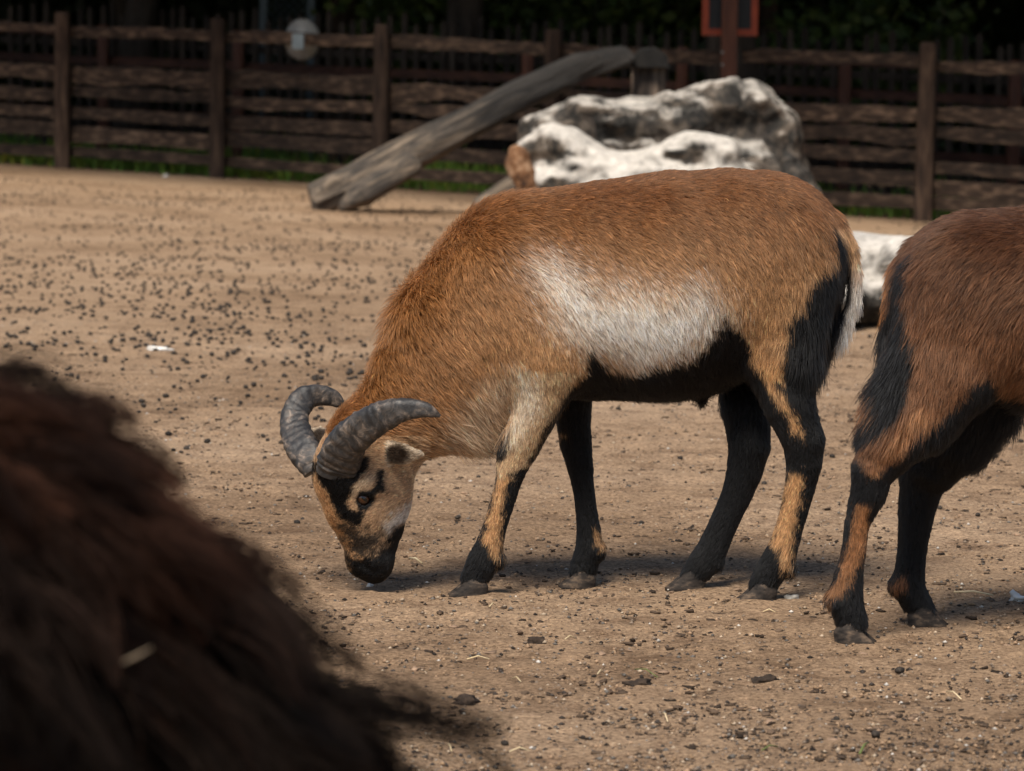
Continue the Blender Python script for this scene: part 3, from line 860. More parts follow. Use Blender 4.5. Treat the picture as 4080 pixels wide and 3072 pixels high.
# ------------------------------------------------------------------ boulders
def rock(name, chains, lo, hi, h, namp, nfreq, seed, label, mat=None, blend=.1):
    fl = Field(lo, hi, h)
    nzf = lambda G: namp * fbm(G, nfreq, seed, 4) + namp * .55 * np.abs(vnoise(G, nfreq * 2.7, seed + 9))
    for c in chains: fl.chain(c, blend, nz=nzf)
    V, Fq = fl.surface()
    V = relax(V, Fq, 1)
    N = vnormals(V, Fq)
    c0 = V.mean(0)
    if ((V - c0) * N).sum(1).mean() < 0: Fq = Fq[:, ::-1]
    base = np.array([c0[0], c0[1], float(gz(c0[0], c0[1]))])
    o = link(name, mesh(name, V - base, Fq, mat or M['rock'])); o.location = base
    tag(o, label, 'boulder')
    return o
def rn(Yd):
    return lambda px, py, r, k=1.6, dy=0.0: (at(px, py, Yd + dy), r * Yd / F, k)
B = rn(20.9)
rock('boulder', [[B(2155, 535, 82, 2.2), B(2330, 478, 98, 2.2), B(2560, 505, 112, 2.0), B(2740, 470, 118, 2.0), B(2850, 408, 92, 2.2), B(2990, 412, 98, 2.2), B(3075, 520, 108, 2.0), B(3110, 660, 105, 2.0), B(3170, 790, 95, 2.0)],
                 [B(2190, 680, 125, 2.0), B(2550, 720, 190, 1.8), B(2950, 720, 190, 1.8)]],
     at(1950, 990, 20.9) + np.array([0, -.75, 0]), at(3350, 240, 20.9) + np.array([0, .75, 0]), .020, .034, 5.5, 3, 'long grey and white boulder with a raised hump, behind the other boulder', M['rock_grey'])
B = rn(19.4)
rock('boulder', [[B(2085, 605, 48, 1.8), B(2190, 562, 70, 2.0), B(2275, 590, 76, 2.2), B(2400, 672, 78, 2.4), B(2520, 690, 82, 2.4), B(2660, 640, 76, 2.4), B(2750, 586, 72, 2.2), B(2885, 602, 62, 1.8)],
                 [B(2190, 740, 110, 2.2), B(2500, 800, 140, 2.4), B(2830, 760, 120, 2.4), B(3090, 805, 85, 2.4)]],
     at(1950, 1010, 19.4) + np.array([0, -.75, 0]), at(3300, 420, 19.4) + np.array([0, .75, 0]), .020, .022, 5.5, 7, 'pale whitish boulder with a saddle between two humps, in front of the grey boulder')
B = rn(11.7)
rock('boulder', [[B(3290, 1020, 75, 3.6), B(3420, 1005, 88, 4.2, .25), B(3560, 1025, 92, 4.2, .2), B(3740, 1060, 90, 3.6)], [B(3330, 1190, 105, 3.6), B(3500, 1200, 115, 4.0, .1), B(3720, 1220, 105, 3.4)]],
     at(3120, 1400, 11.7) + np.array([0, -.75, 0]), at(3950, 900, 11.7) + np.array([0, .9, 0]), .018, .012, 6, 11, 'low flat-topped white boulder standing alone between the two brown sheep')

# ochre slab leaning at the end of the pale boulder
B = rn(18.9)
o = rock('boulder', [[B(2066, 615, 40, .9), B(2056, 655, 48, .9), B(2085, 700, 50, .9), B(2112, 790, 46, .9), B(2120, 860, 42, .9)]],
     at(1960, 930, 18.9) + np.array([0, -.3, 0]), at(2240, 500, 18.9) + np.array([0, .3, 0]), .010, .020, 9, 21, 'narrow ochre-brown stone propped against the end of the pale boulder', M['rust_rock'], .03)

# ------------------------------------------------------------------ leaning log, stump and short log
def log_obj(name, pts, rad, seed, label, cat, fork=None, cut=None):
    fl_pts = np.array(pts)
    lo = fl_pts.min(0) - max(rad) * 1.8; hi = fl_pts.max(0) + max(rad) * 1.8
    fl = Field(lo, hi, .013)
    axis = fl_pts[-1] - fl_pts[0]; axis /= np.linalg.norm(axis)
    def nzf(G):
        q = G - np.einsum('...i,i->...', G - fl_pts[0], axis)[..., None] * axis * .86
        return .022 * fbm(q, 9, seed, 3) + .014 * np.abs(vnoise(q, 21, seed + 2))
    fl.chain([(p, r, 1.0) for p, r in zip(fl_pts, rad)], .03, nz=nzf)
    if fork is not None:
        for c in fork: fl.chain(c, .025, nz=nzf)
    if cut is not None:
        sl_, G = fl.win(lo, hi); cp, cn_ = np.asarray(cut[0]), np.asarray(cut[1], float); cn_ = cn_ / np.linalg.norm(cn_)
        fl.D[sl_] = np.maximum(fl.D[sl_], (G - cp) @ cn_ + .006 * vnoise(G, 30, seed))
    V, Fq = fl.surface(); V = relax(V, Fq, 1); N = vnormals(V, Fq)
    d = V - fl_pts[0]; rad_v = d - (d @ axis)[:, None] * axis
    if (rad_v * N).sum(1).mean() < 0: Fq = Fq[:, ::-1]
    base = fl_pts[0].copy()
    Rm = Vector(axis).to_track_quat('X', 'Z').to_matrix()
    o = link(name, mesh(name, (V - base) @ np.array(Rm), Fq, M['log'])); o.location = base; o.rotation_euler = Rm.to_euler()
    tag(o, label, cat)
    return o
lb = ground(1330, 838)
yl = float(lb[1])
pts = [at(1240, 806, yl), at(1400, 735, yl + .05), at(1700, 570, yl + .15), at(2050, 385, yl + .3), at(2300, 262, yl + .4), at(2480, 222, yl + .5)]
kk = yl / F
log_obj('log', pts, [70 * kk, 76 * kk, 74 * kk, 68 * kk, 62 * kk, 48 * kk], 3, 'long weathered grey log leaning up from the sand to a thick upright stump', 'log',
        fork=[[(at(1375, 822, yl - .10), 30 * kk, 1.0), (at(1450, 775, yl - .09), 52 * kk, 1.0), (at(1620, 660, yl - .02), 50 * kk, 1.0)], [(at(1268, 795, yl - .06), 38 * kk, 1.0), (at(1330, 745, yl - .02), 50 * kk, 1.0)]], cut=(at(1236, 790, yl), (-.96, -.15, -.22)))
ys_ = yl + .75
gb = frail(0, 0)
sb = at(2585, 300, ys_); sz = float(gz(sb[0], sb[1])); ht = at(2585, 205, ys_)[2] - sz
st = empty('stump', (float(sb[0]), ys_, sz))
tag(st, 'thick upright weathered stump with a dark rounded top carrying the leaning log', 'stump')
kk = ys_ / F
mb = MB(); mb.tube([(sb[0], ys_, sz - .1), (sb[0], ys_, sz + ht * .4), (sb[0], ys_, sz + ht - .10)], [74 * kk, 72 * kk, 70 * kk], 18, noise=.12, seed=4)
o = mb.build('trunk', M['stump'], smooth=True); adopt(o, st)
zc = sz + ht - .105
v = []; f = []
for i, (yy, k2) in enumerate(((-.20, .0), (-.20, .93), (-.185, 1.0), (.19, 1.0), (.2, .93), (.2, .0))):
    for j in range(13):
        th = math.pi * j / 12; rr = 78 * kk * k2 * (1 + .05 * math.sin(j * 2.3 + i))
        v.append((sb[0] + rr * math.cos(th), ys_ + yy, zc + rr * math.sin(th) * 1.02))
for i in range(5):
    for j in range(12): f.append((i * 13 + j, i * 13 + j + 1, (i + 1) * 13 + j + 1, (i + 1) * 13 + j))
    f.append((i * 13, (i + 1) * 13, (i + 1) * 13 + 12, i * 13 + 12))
o = link('cap', mesh('cap', v, f, M['cap_shade'], False)); adopt(o, st)
sl = ground(1905, 870); ysl = float(sl[1]); kk = ysl / F
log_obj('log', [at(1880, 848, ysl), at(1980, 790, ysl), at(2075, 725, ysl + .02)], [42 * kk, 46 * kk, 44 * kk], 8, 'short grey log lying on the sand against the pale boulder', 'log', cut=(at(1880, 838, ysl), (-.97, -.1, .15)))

# ------------------------------------------------------------------ red framed board on a tall post
t3 = 3 * STEP
bp = frail(t3, 0, -.12)
px_t = at(2904, 200, bp[1]); bp[0] = px_t[0]; bp[2] = float(slope(bp[0], bp[1]))
sp = empty('sign_post', tuple(bp))
tag(sp, 'tall reddish wooden post carrying a dark board in an orange-red frame', 'sign')
k_ = bp[1] / F
mb = MB(); mb.box((bp[0] - 30 * k_, bp[1] - .055, bp[2] - .1), (bp[0] + 30 * k_, bp[1] + .055, bp[2] + 2.75)); o = mb.build('post', M['red_post']); adopt(o, sp)
x0, x1 = float(at(2812, 100, bp[1])[0]), float(at(3008, 100, bp[1])[0]); zb = float(at(2904, 128, bp[1])[2]); yb = bp[1] + .058; zt = zb + .95; w = 13 * k_
for a, c in (((x0 - w, yb, zb - w), (x0 + w, yb + .03, zt + w)), ((x1 - w, yb, zb - w), (x1 + w, yb + .03, zt + w)), ((x0 + w, yb + .001, zb - w), (x1 - w, yb + .029, zb + w)), ((x0 + w, yb + .001, zt - w), (x1 - w, yb + .029, zt + w))):
    mb = MB(); mb.box(a, c); o = mb.build('frame_bar', M['red_paint']); adopt(o, sp)
mb = MB(); mb.box((x0 + w, yb + .012, zb + w), (x1 - w, yb + .022, zt - w)); o = mb.build('board', M['dark_board']); adopt(o, sp)
for pyb in (208, 258):
    c = at(2878, pyb, bp[1] - .055); mb = MB(); mb.tube([(c[0], bp[1] - .054, c[2]), (c[0], bp[1] - .066, c[2])], .010, 8); o = mb.build('bolt', M['metal']); adopt(o, sp)

# ------------------------------------------------------------------ round dish with a grey box on the top rail
td_ = (at(1204, 150, 26.7)[0] - FA[0]) / FD[0]
dc = frail(td_, 0, .30); dc[0] = at(1204, 150, dc[1])[0]; dc[2] = at(1204, 158, dc[1])[2]; kd_ = dc[1] / F
dish = empty('dish', (dc[0], dc[1], float(slope(dc[0], dc[1]))))
tag(dish, 'pale grey round dish with a small grey box fixed on the top fence rail', 'dish')
v = []; f = []
R_ = 70 * kd_; nr, ns = 7, 28
for s_ in (0, 1):
    for i in range(nr + 1):
        a = i / nr
        for j in range(ns):
            th = 2 * math.pi * j / ns
            v.append((dc[0] + R_ * a * math.cos(th), dc[1] - .07 * (1 - a * a) * (1 if s_ == 0 else .85) + (.006 if s_ else 0), dc[2] + 1.18 * R_ * a * math.sin(th)))
off = (nr + 1) * ns
for s_ in (0, 1):
    for i in range(nr):
        for j in range(ns):
            q = (s_ * off + i * ns + j, s_ * off + i * ns + (j + 1) % ns, s_ * off + (i + 1) * ns + (j + 1) % ns, s_ * off + (i + 1) * ns + j)
            f.append(q if s_ else q[::-1])
f += [(nr * ns + j, off + nr * ns + j, off + nr * ns + (j + 1) % ns, nr * ns + (j + 1) % ns) for j in range(ns)]
o = link('bowl', mesh('bowl', v, f, M['metal'])); adopt(o, dish)
bc = at(1187, 165, dc[1] - .40)
mb = MB(); mb.tube([(bc[0], dc[1] - .31, bc[2] + 10 * kd_), (dc[0], dc[1] - .06, dc[2])], .014, 8); o = mb.build('bracket', M['plastic']); adopt(o, dish)
mb = MB(); mb.box((bc[0] - 22 * kd_, dc[1] - .42, bc[2] - 30 * kd_), (bc[0] + 22 * kd_, dc[1] - .30, bc[2] + 30 * kd_)); o = mb.build('box', M['plastic']); adopt(o, dish)
# ------------------------------------------------------------------ the horned ram
def build_ram():
    gnf, gff, gfh, gnh = ground(1872, 2371), ground(2300, 2337), ground(2738, 2345), ground(3020, 2389)
    y0 = float(np.mean([gnf[1], gff[1], gfh[1], gnh[1]]))
    s = y0 / F
    root = empty('sheep', (float(at(2450, 2360, y0)[0]), y0, 0.0))
    tag(root, 'horned brown ram grazing with head lowered to the sand, black belly and black legs', 'sheep', 'brown sheep in the paddock')
    def nd(px, py, r, k=1.0, Y=y0): return (at(px, py, Y), r * Y / F, k)
    lo = at(1150, 2420, y0) + np.array([0, -0.27, 0]); hi = at(3500, 600, y0) + np.array([0, 0.27, 0])
    lo[2] = -0.01
    fld = Field(lo, hi, 0.0042)
    # trunk
    fld.chain([nd(2140, 1170, 395, .70), nd(2420, 1140, 412, .84), nd(2680, 1118, 428, .92), nd(2900, 1070, 392, .88), nd(3020, 1030, 345, .80)], .05)
    fld.chain([nd(2380, 1380, 165, .8), nd(2650, 1350, 185, 1.0), nd(2850, 1330, 170, .9)], .06)       # belly
    # shoulder and thigh, both sides
    for sg in (-1, 1):
        fld.chain([nd(2080, 1120, 190, .5, y0 + sg * .065), nd(2190, 1380, 165, .5, y0 + sg * .068)], .05)
        fld.chain([nd(3010, 1040, 250, .5, y0 + sg * .055), nd(3090, 1270, 185, .5, y0 + sg * .066), nd(3110, 1400, 140, .55, y0 + sg * .068)], .05)
    # neck
    fld.chain([nd(2080, 1200, 370, .66), nd(1885, 1362, 335, .60), nd(1750, 1500, 258, .62), nd(1646, 1610, 203, .64), nd(1545, 1715, 178, .66), nd(1480, 1800, 180, .64)], .04)
    fld.chain([nd(1800, 1640, 120, .55), nd(1905, 1660, 105, .6), nd(1960, 1600, 100, .6)], .05)
    # legs
    def leg(nodes, Yg, inner, k=.82, blend=.02):
        ns = []
        n = len(nodes)
        for i, (px, py, r) in enumerate(nodes):
            t = min(1.0, i / 3.0)
            ns.append(nd(px, py, r - 3, k if i > 1 else .7, inner + (Yg - inner) * t))
        fld.chain(ns, blend)
    leg([(2185, 1420, 140), (2165, 1540, 112), (2130, 1650, 88), (2070, 1780, 76), (2042, 1856, 62), (2018, 1950, 47), (1972, 2096, 47), (1950, 2170, 53), (1922, 2238, 60), (1890, 2306, 56)], gnf[1], y0 - .065)
    leg([(2230, 1420, 130), (2265, 1540, 95), (2282, 1640, 70), (2293, 1760, 63), (2310, 1850, 52), (2327, 1960, 43), (2345, 2105, 46), (2350, 2185, 56), (2326, 2262, 54), (2318, 2296, 54)], gff[1], y0 + .06)
    leg([(3105, 1400, 140), (3112, 1500, 112), (3137, 1600, 97), (3202, 1755, 84), (3204, 1845, 72), (3190, 1930, 61), (3163, 2040, 55), (3132, 2147, 56), (3102, 2228, 62), (3058, 2295, 57), (3040, 2335, 56)], gnh[1], y0 - .065)
    leg([(3020, 1380, 140), (2990, 1500, 116), (2975, 1620, 95), (2986, 1775, 82), (2968, 1875, 70), (2936, 1970, 61), (2890, 2070, 57), (2842, 2178, 58), (2800, 2248, 60), (2764, 2298, 54)], gfh[1], y0 + .065)
    for px, py, Yg in ((1990, 2235, gnf[1]), (2392, 2200, gff[1]), (3150, 2275, gnh[1]), (2862, 2250, gfh[1])):   # dew claws
        fld.chain([nd(px, py - 12, 18, 1.5, Yg), nd(px + 4, py + 10, 10, 1.5, Yg)], .012)
    # tail
    tail = [(3310, 890, 38), (3380, 985, 26), (3408, 1085, 21), (3402, 1200, 20), (3375, 1280, 18), (3352, 1335, 12)]
    fld.chain([nd(a, b, c, .9) for a, b, c in tail], .02)
    # scrotum and sheath
    fld.chain([nd(3235, 1150, 70, .8), nd(3268, 1300, 58, .9), nd(3262, 1365, 50, .9)], .03)
    fld.chain([nd(2780, 1500, 40, .9), nd(2790, 1568, 18, .9)], .02)
    # head, turned some degrees towards the camera
    ph = math.radians(30)
    Wv = np.array([math.sin(ph) * .99, -math.cos(ph), math.sin(ph) * .1]); Wv /= np.linalg.norm(Wv)
    yh = y0 - .015
    hd = [(1470, 1790, 190, .60), (1446, 1880, 212, .62), (1462, 1983, 190, .62), (1473, 2081, 147, .60), (1478, 2156, 114, .66), (1486, 2222, 90, .74), (1490, 2262, 60, .86)]
    fld.chain([nd(a, b, c, k, yh) for a, b, c, k in hd], .02, Wv)
    H0 = at(1462, 1983, yh)
    mir = lambda p: p - 2 * ((p - H0) @ Wv)[..., None] * Wv if p.ndim > 1 else p - 2 * ((p - H0) @ Wv) * Wv
    # muzzle, lips, brow and cheek
    fld.chain([nd(1435, 2240, 52, .9, yh - .012), nd(1500, 2262, 50, .9, yh - .012)], .02, Wv)
    camo = np.array([0, 0, CAMH])
    def surf(px, py):
        d = at(px, py, 1.0) - camo
        return fld.hit(camo, d, y0 - .26, y0 + .2)
    e = surf(1456, 1985)
    eye_c = e - Wv * .0085
    for c in (eye_c, mir(eye_c)):
        sg = np.sign((c - H0) @ Wv)
        fld.chain([(c + np.array([-.022, 0, .020]) + Wv * sg * .003, .013, 1), (c + np.array([.006, 0, .027]) + Wv * sg * .004, .012, 1), (c + np.array([.024, 0, .016]) + Wv * sg * .001, .009, 1)], .014)
    ck = surf(1590, 2010)
    for c in (ck, mir(ck)): fld.chain([(c + np.array([-.03, 0, .03]) * .6, .035, .5), (c + np.array([-.035, 0, -.04]), .022, .5)], .03, Wv)
    for c in (eye_c, mir(eye_c)):
        sg = np.sign((c - H0) @ Wv)
        fld.chain([(c + Wv * sg * .004, .0108, 1), (c + Wv * sg * .014 + np.array([-.004, 0, -.002]), .0108, 1)], .005, sub=True)
        fld.chain([(c + Wv * sg * .0095 + np.array([-.011, 0, .0055]), .0032, 1), (c + Wv * sg * .0125 + np.array([0, 0, .0072]), .0042, 1), (c + Wv * sg * .0085 + np.array([.0125, 0, .005]), .0032, 1)], .004)
    nsl = surf(1452, 2268)
    for c in (nsl, mir(nsl)):
        sg = np.sign((c - H0) @ Wv)
        fld.chain([(c + np.array([-.006, 0, .008]), .0045, 1), (c + np.array([.006, 0, -.002]), .0055, 1)], .004, sub=True)
    mo = surf(1500, 2285)
    for c in (mo, mir(mo)): fld.chain([(c + np.array([-.012, 0, -.006]), .0028, 1), (c + np.array([.012, 0, .010]), .003, 1), (c + np.array([.020, 0, .028]), .002, 1)], .004, sub=True)
    # ears: flattened leaves, hollowed
    eb = surf(1528, 1810)
    ears = []
    for c, sg in ((eb, 1), (mir(eb), -1)):
        out = Wv * sg
        tipdir = np.array([.62, 0, -.02]) * (1 if sg > 0 else .35) + out * (.62 if sg > 0 else .9) + np.array([0, 0, .05])
        tipdir /= np.linalg.norm(tipdir)
        flat = np.cross(tipdir, np.array([.25, -.2 * sg, 1.0])); flat /= np.linalg.norm(flat)
        if flat[1] > 0 and sg > 0: flat = -flat
        b = c - out * .012
        if sg < 0:
            b = at(1345, 1765, yh + .045); tipdir = at(1232, 1726, yh + .095) - b; tipdir /= np.linalg.norm(tipdir)
            flat = np.cross(tipdir, np.array([.25, .2, 1.0])); flat /= np.linalg.norm(flat)
        fld.chain([(b, .012, .6), (b + tipdir * .026, .0165, .40), (b + tipdir * .046, .0165, .34), (b + tipdir * .066, .0095, .42), (b + tipdir * .077, .0045, .9)], .012, flat)
        q = flat * .006
        fld.chain([(b + q + tipdir * .022, .0085, .36), (b + q + tipdir * .044, .0105, .30), (b + q + tipdir * .060, .005, .4)], .006, flat, sub=True)
        ears.append((b, tipdir, flat))
    V, Fq = fld.surface()
    V = relax(V, Fq, 1)
    N = vnormals(V, Fq)
    if (N[:, 1] * np.sign(V[:, 1] - y0)).mean() < 0: Fq = Fq[:, ::-1]; N = -N

    # coat -------------------------------------------------------------
    pale = Z2((640, 560), (760, 580), (900, 690), (1100, 690), (1350, 690), (1480, 760), (1450, 870), (1330, 970), (1100, 1000), (900, 940), (840, 850), (740, 760))  # pale flank hair, with its sheen painted into the coat
    belly = Z2((1492, 775), (1440, 880), (1340, 970), (1200, 1000), (1060, 1045), (960, 1015), (880, 930), (862, 960), (855, 1030), (790, 1090), (745, 1180), (690, 1290), (900, 1400), (1300, 1300), (1520, 1400), (1700, 1250), (1690, 1130), (1640, 1010), (1600, 870), (1520, 800))
    rear = Z2((2015, 370), (2030, 540), (1960, 560), (1895, 640), (1860, 740), (1800, 790), (1785, 900), (1770, 1000), (1840, 1120), (2000, 1050), (2090, 700), (2060, 460))
    nh_tanA = Z2((1590, 800), (1790, 800), (1790, 960), (1765, 1080), (1700, 1100), (1640, 980))
    nh_tanB = Z3((1650, 30), (1740, 70), (1790, 160), (1850, 310), (1800, 270), (1745, 170), (1690, 100))
    nh_tanC = Z3((1780, 480), (1845, 480), (1835, 600), (1795, 760), (1790, 900), (1795, 960), (1750, 955), (1725, 850), (1685, 830), (1698, 740), (1735, 640), (1755, 540))
    fh_tan = Z3((1385, 830), (1420, 830), (1452, 900), (1440, 950), (1415, 935))
    nf_tan = Z3((440, -80), (760, -40), (660, 130), (575, 270), (505, 430), (410, 485), (345, 490), (345, 430), (390, 400), (402, 290), (430, 200))
    nf_str = Z3((345, 470), (410, 470), (390, 560), (362, 700), (352, 800), (372, 890), (350, 935), (300, 850), (272, 800), (300, 700), (332, 560))
    nf_knee = Z3((402, 270), (390, 395), (355, 410), (340, 360), (370, 300))
    ff_tan = Z3((630, 100), (800, 90), (795, 215), (745, 240), (695, 300), (645, 310))
    ff_spot = Z3((820, 750), (875, 795), (880, 860), (825, 830))
    f_stripe = Z1((395, 700), (735, 670), (745, 730), (690, 800), (645, 865), (612, 950), (640, 1010), (720, 1010), (690, 1110), (640, 1095), (560, 1065), (525, 990), (490, 900), (425, 820))
    f_eye = Z1((655, 935), (690, 885), (775, 870), (785, 930), (745, 1000), (685, 1015))
    f_beh = Z1((800, 745), (842, 760), (832, 830), (845, 885), (795, 895), (755, 890), (790, 820))
    f_muz = Z1((600, 1300), (690, 1310), (790, 1290), (850, 1240), (895, 1130), (955, 1085), (1010, 1090), (990, 1180), (960, 1300), (900, 1460), (760, 1520), (640, 1450))
    f_mot = Z1((570, 1070), (700, 1110), (840, 1180), (800, 1300), (600, 1330))
    f_white = Z1((840, 1080), (1060, 940), (1060, 1020), (990, 1090), (900, 1130), (870, 1170))
    f_brow = Z1((600, 870), (700, 800), (790, 790), (765, 870), (690, 895), (640, 930))
    nape = Z1((500, 480), (640, 350), (700, 345), (660, 420), (560, 500))
    throat = Z1((1340, 420), (1560, 160), (1680, 120), (1680, 330), (1560, 560), (1450, 660), (1200, 610), (1180, 560))
    crest = [(1380, 1640), (1480, 1430), (1640, 1200), (1800, 960), (1930, 900), (1860, 1120), (1700, 1330), (1560, 1530), (1460, 1640)]
    legline = [(1700, 1950), (1950, 1800), (2010, 1720), (2060, 1700), (2100, 1480), (2420, 1560), (2900, 1500), (3010, 1470), (3140, 1440), (3500, 1380), (3500, 2600), (1700, 2600)]
    eb0 = ears
    def color(p):
        q = p.copy()
        px, py = proj(q)
        near = p[:, 1] < y0
        isleg0 = py > 1470
        head = (px < 1700) & (py > 1700 - (px - 1380) * .35) & ((p[:, 2] < at(1500, 1720, y0)[2]))
        far = head & (((p - H0) @ Wv) < 0)
        if far.any():
            q[far] = mir(p[far]); fx, fy = proj(q[far]); px[far] = fx; py[far] = fy
        j1 = vnoise(p, 90, 1) * 14 + rng.normal(0, 9, len(p))
        j2 = vnoise(p, 22, 2) * 30 + rng.normal(0, 34, len(p))
        back = np.array([0.150, 0.056, 0.018]); tan = np.array([0.42, 0.225, 0.100]); pal = np.array([0.90, 0.78, 0.66]); red = np.array([0.235, 0.095, 0.030])
        t = sstep(760, 1400, py + j2 * 1.8 + (px - 2400) * .03)[:, None]
        c = back * (1 - t) + tan * t
        t = (1 - sstep(1600, 2350, px + j2 + (py - 1200) * .25))[:, None] * (1 - sstep(1450, 1800, py - (1900 - px) * .5 + j2)[:, None] * .4)
        c = c * (1 - t) + red * t
        def over(c, poly, new, soft, jit, amt=1.0):
            d = poly_sd(px, py, poly) + jit
            w = (1 - sstep(-soft, soft, d))[:, None] * amt
            return c * (1 - w) + new * w
        c = over(c, pale, pal, 120, j2 * 1.3, 1.0)
        c = over(c, throat, np.array([.50, .36, .24]), 60, j2, .85)
        c = over(c, crest, red * .9, 40, j2, .6)
        nearf = near[:, None]
        body = ~head
        # legs: black, tan markings on them
        dl = poly_sd(px, py, legline) + j1
        lw = ((1 - sstep(-12, 12, dl)) * body)[:, None]
        cl = np.repeat(BLACK[None], len(p), 0)
        tanleg = np.array([.46, .245, .105])
        def ov(c, poly, new, mask, soft=7, jit=j1):
            w = ((1 - sstep(-soft, soft, poly_sd(px, py, poly) + jit)) * mask)[:, None]
            return c * (1 - w) + new * w
        cl = ov(cl, nh_tanB, tanleg, near); cl = ov(cl, nh_tanC, tanleg, near); cl = ov(cl, nh_tanA, tanleg * 1.15, near)
        cl = ov(cl, fh_tan, tanleg * .8, ~near); cl = ov(cl, ff_tan, tanleg * 1.2, ~near); cl = ov(cl, ff_spot, tanleg * .8, ~near)
        cl = ov(cl, nf_tan, np.array([.50, .32, .17]), near, 9); cl = ov(cl, nf_str, tanleg, near); cl = ov(cl, nf_knee, BLACK, near)
        c = c * (1 - lw) + cl * lw
        c = ov(c, belly, BLACK, body & ~(poly_sd(px, py, nh_tanA) < 0), 10)
        c = ov(c, nf_tan, np.array([.52, .34, .19]), near & body & (py > 1480), 12)
        c = ov(c, Z3((440, -20), (560, 40), (560, 160), (470, 260), (420, 330), (425, 200)), np.array([.66, .52, .38]), near & body, 34, j2 * .7)
        c = ov(c, rear, BLACK, body, 10)
        # underside stays black between the legs
        under = body & (np.abs(p[:, 1] - y0) < .045) & (py > 1380) & (px > 2280) & (px < 3260)
        c[under] = BLACK
        # tail: dark inside, tan then white outside
        cx = np.interp(py, [880, 985, 1085, 1200, 1290, 1400], [3320, 3385, 3405, 3398, 3372, 3340])
        tl = body & (px > cx - 48) & (px > 3330) & (py > 905) & (py < 1420)
        w = sstep(-14, 6, px - cx + 6 + j1 * .6)[:, None]
        tc = BLACK * (1 - w) + (tan * (1 - sstep(1000, 1230, py)[:, None]) + np.array([.66, .58, .50]) * sstep(1000, 1230, py)[:, None]) * w
        c[tl] = tc[tl]
        # head
        ch = np.repeat(np.array([[.48, .305, .175]]), len(p), 0)
        up = (1 - sstep(1640, 1860, py))[:, None]
        ch = ch * (1 - up) + np.array([.44, .23, .10]) * up
        fore = (1 - sstep(-10, 60, (px - (1208 + (py - 1885) * .52)) - 40))[:, None]
        ch = ch * (1 - fore * .6) + np.array([.42, .21, .085]) * fore * .6
        ch = ov(ch, f_white, np.array([.74, .66, .58]), head, 18); ch = ov(ch, f_brow, np.array([.60, .44, .29]), head, 12)
        ch = ov(ch, f_mot, np.array([.045, .034, .026]), head, 24, j1 * 2.6)
        ch = ov(ch, f_stripe, BLACK, head, 5, j1 * .6); ch = ov(ch, f_beh, BLACK, head, 5, j1 * .6); ch = ov(ch, f_eye, BLACK, head, 5, j1 * .3)
        ch = ov(ch, f_muz, BLACK, head, 8, j1 * .8); ch = ov(ch, nape, BLACK * 1.5, head, 8)
        c = np.where(head[:, None], ch, c)
        for (b, td, fl), sg in zip(eb0, (1, -1)):
            r_ = p - b; u = r_ @ td; dd = np.linalg.norm(r_ - u[:, None] * td, axis=1)
            on = (u > .014) & (u < .12) & (dd < .022)
            dark = np.array([.035, .022, .014]) + 0 * p
            lw_ = np.cross(td, fl); side = r_ @ lw_
            edge = sstep(.45, 1.2, ((u - .034) / .027) ** 2 + (dd / .0185) ** 2 + .12 * j1 / 14)[:, None]
            dark = dark * (1 - edge * .9) + np.array([.55, .43, .31]) * edge * .9
            c[on] = dark[on]
        return np.maximum(c, .003)
    body = skin_object(V, Fq, color, root)
    # combing ----------------------------------------------------------
    ctrl = [(1450, 1580, .75, .65), (1600, 1350, .75, .66), (1750, 1080, .8, .6), (1950, 850, .85, .5), (2250, 760, .93, .35), (2600, 700, .95, .3), (2900, 700, .93, .37), (3150, 760, .8, .6), (3320, 950, .35, .94), (3420, 1150, -.05, 1), (3370, 1330, -.3, .95),
            (1750, 1450, .65, .75), (1950, 1200, .72, .7), (2250, 1050, .8, .6), (2600, 1000, .78, .6), (2900, 1000, .6, .8), (3100, 1050, .35, .94), (3250, 1200, .15, 1), (3150, 1350, -.1, 1),
            (2000, 1500, .35, .94), (2150, 1450, .15, 1), (2350, 1300, .7, .7), (2600, 1300, .55, .83), (2800, 1350, .15, 1), (2550, 1500, .5, .85), (3000, 1350, -.1, 1),
            (1750, 1700, .9, .45), (1900, 1740, .75, .66), (1650, 1750, .9, .3), (2100, 1650, -.15, 1), (2030, 1850, -.15, 1), (1960, 2100, -.25, .97), (1890, 2280, -.35, .93),
            (2290, 1700, .05, 1), (2320, 1950, .1, 1), (2350, 2200, 0, 1), (3170, 1650, .3, .95), (3200, 1850, -.1, 1), (3140, 2100, -.3, .95), (3050, 2300, -.45, .9), (2980, 1700, 0, 1), (2900, 2000, -.35, .93), (2780, 2270, -.5, .86),
            (1560, 1900, .9, -.25), (1600, 2030, .8, -.5), (1500, 2150, .45, -.85), (1450, 2250, .3, -.9), (1380, 2050, .35, -.9), (1300, 1950, .2, -.95), (1420, 1930, .6, -.7), (1560, 1720, .95, .1)]
    gf = guide(ctrl)
    def comb(p, n):
        px, py = proj(p); g2 = gf(px, py)
        out = np.stack([g2[:, 0], np.zeros(len(p)), -g2[:, 1]], 1)
        for b, td, fl in ears:
            r_ = p - b; u = r_ @ td; dd = np.linalg.norm(r_ - u[:, None] * td, axis=1)
            on = (u > .012) & (u < .12) & (dd < .032); out[on] = td
        return out
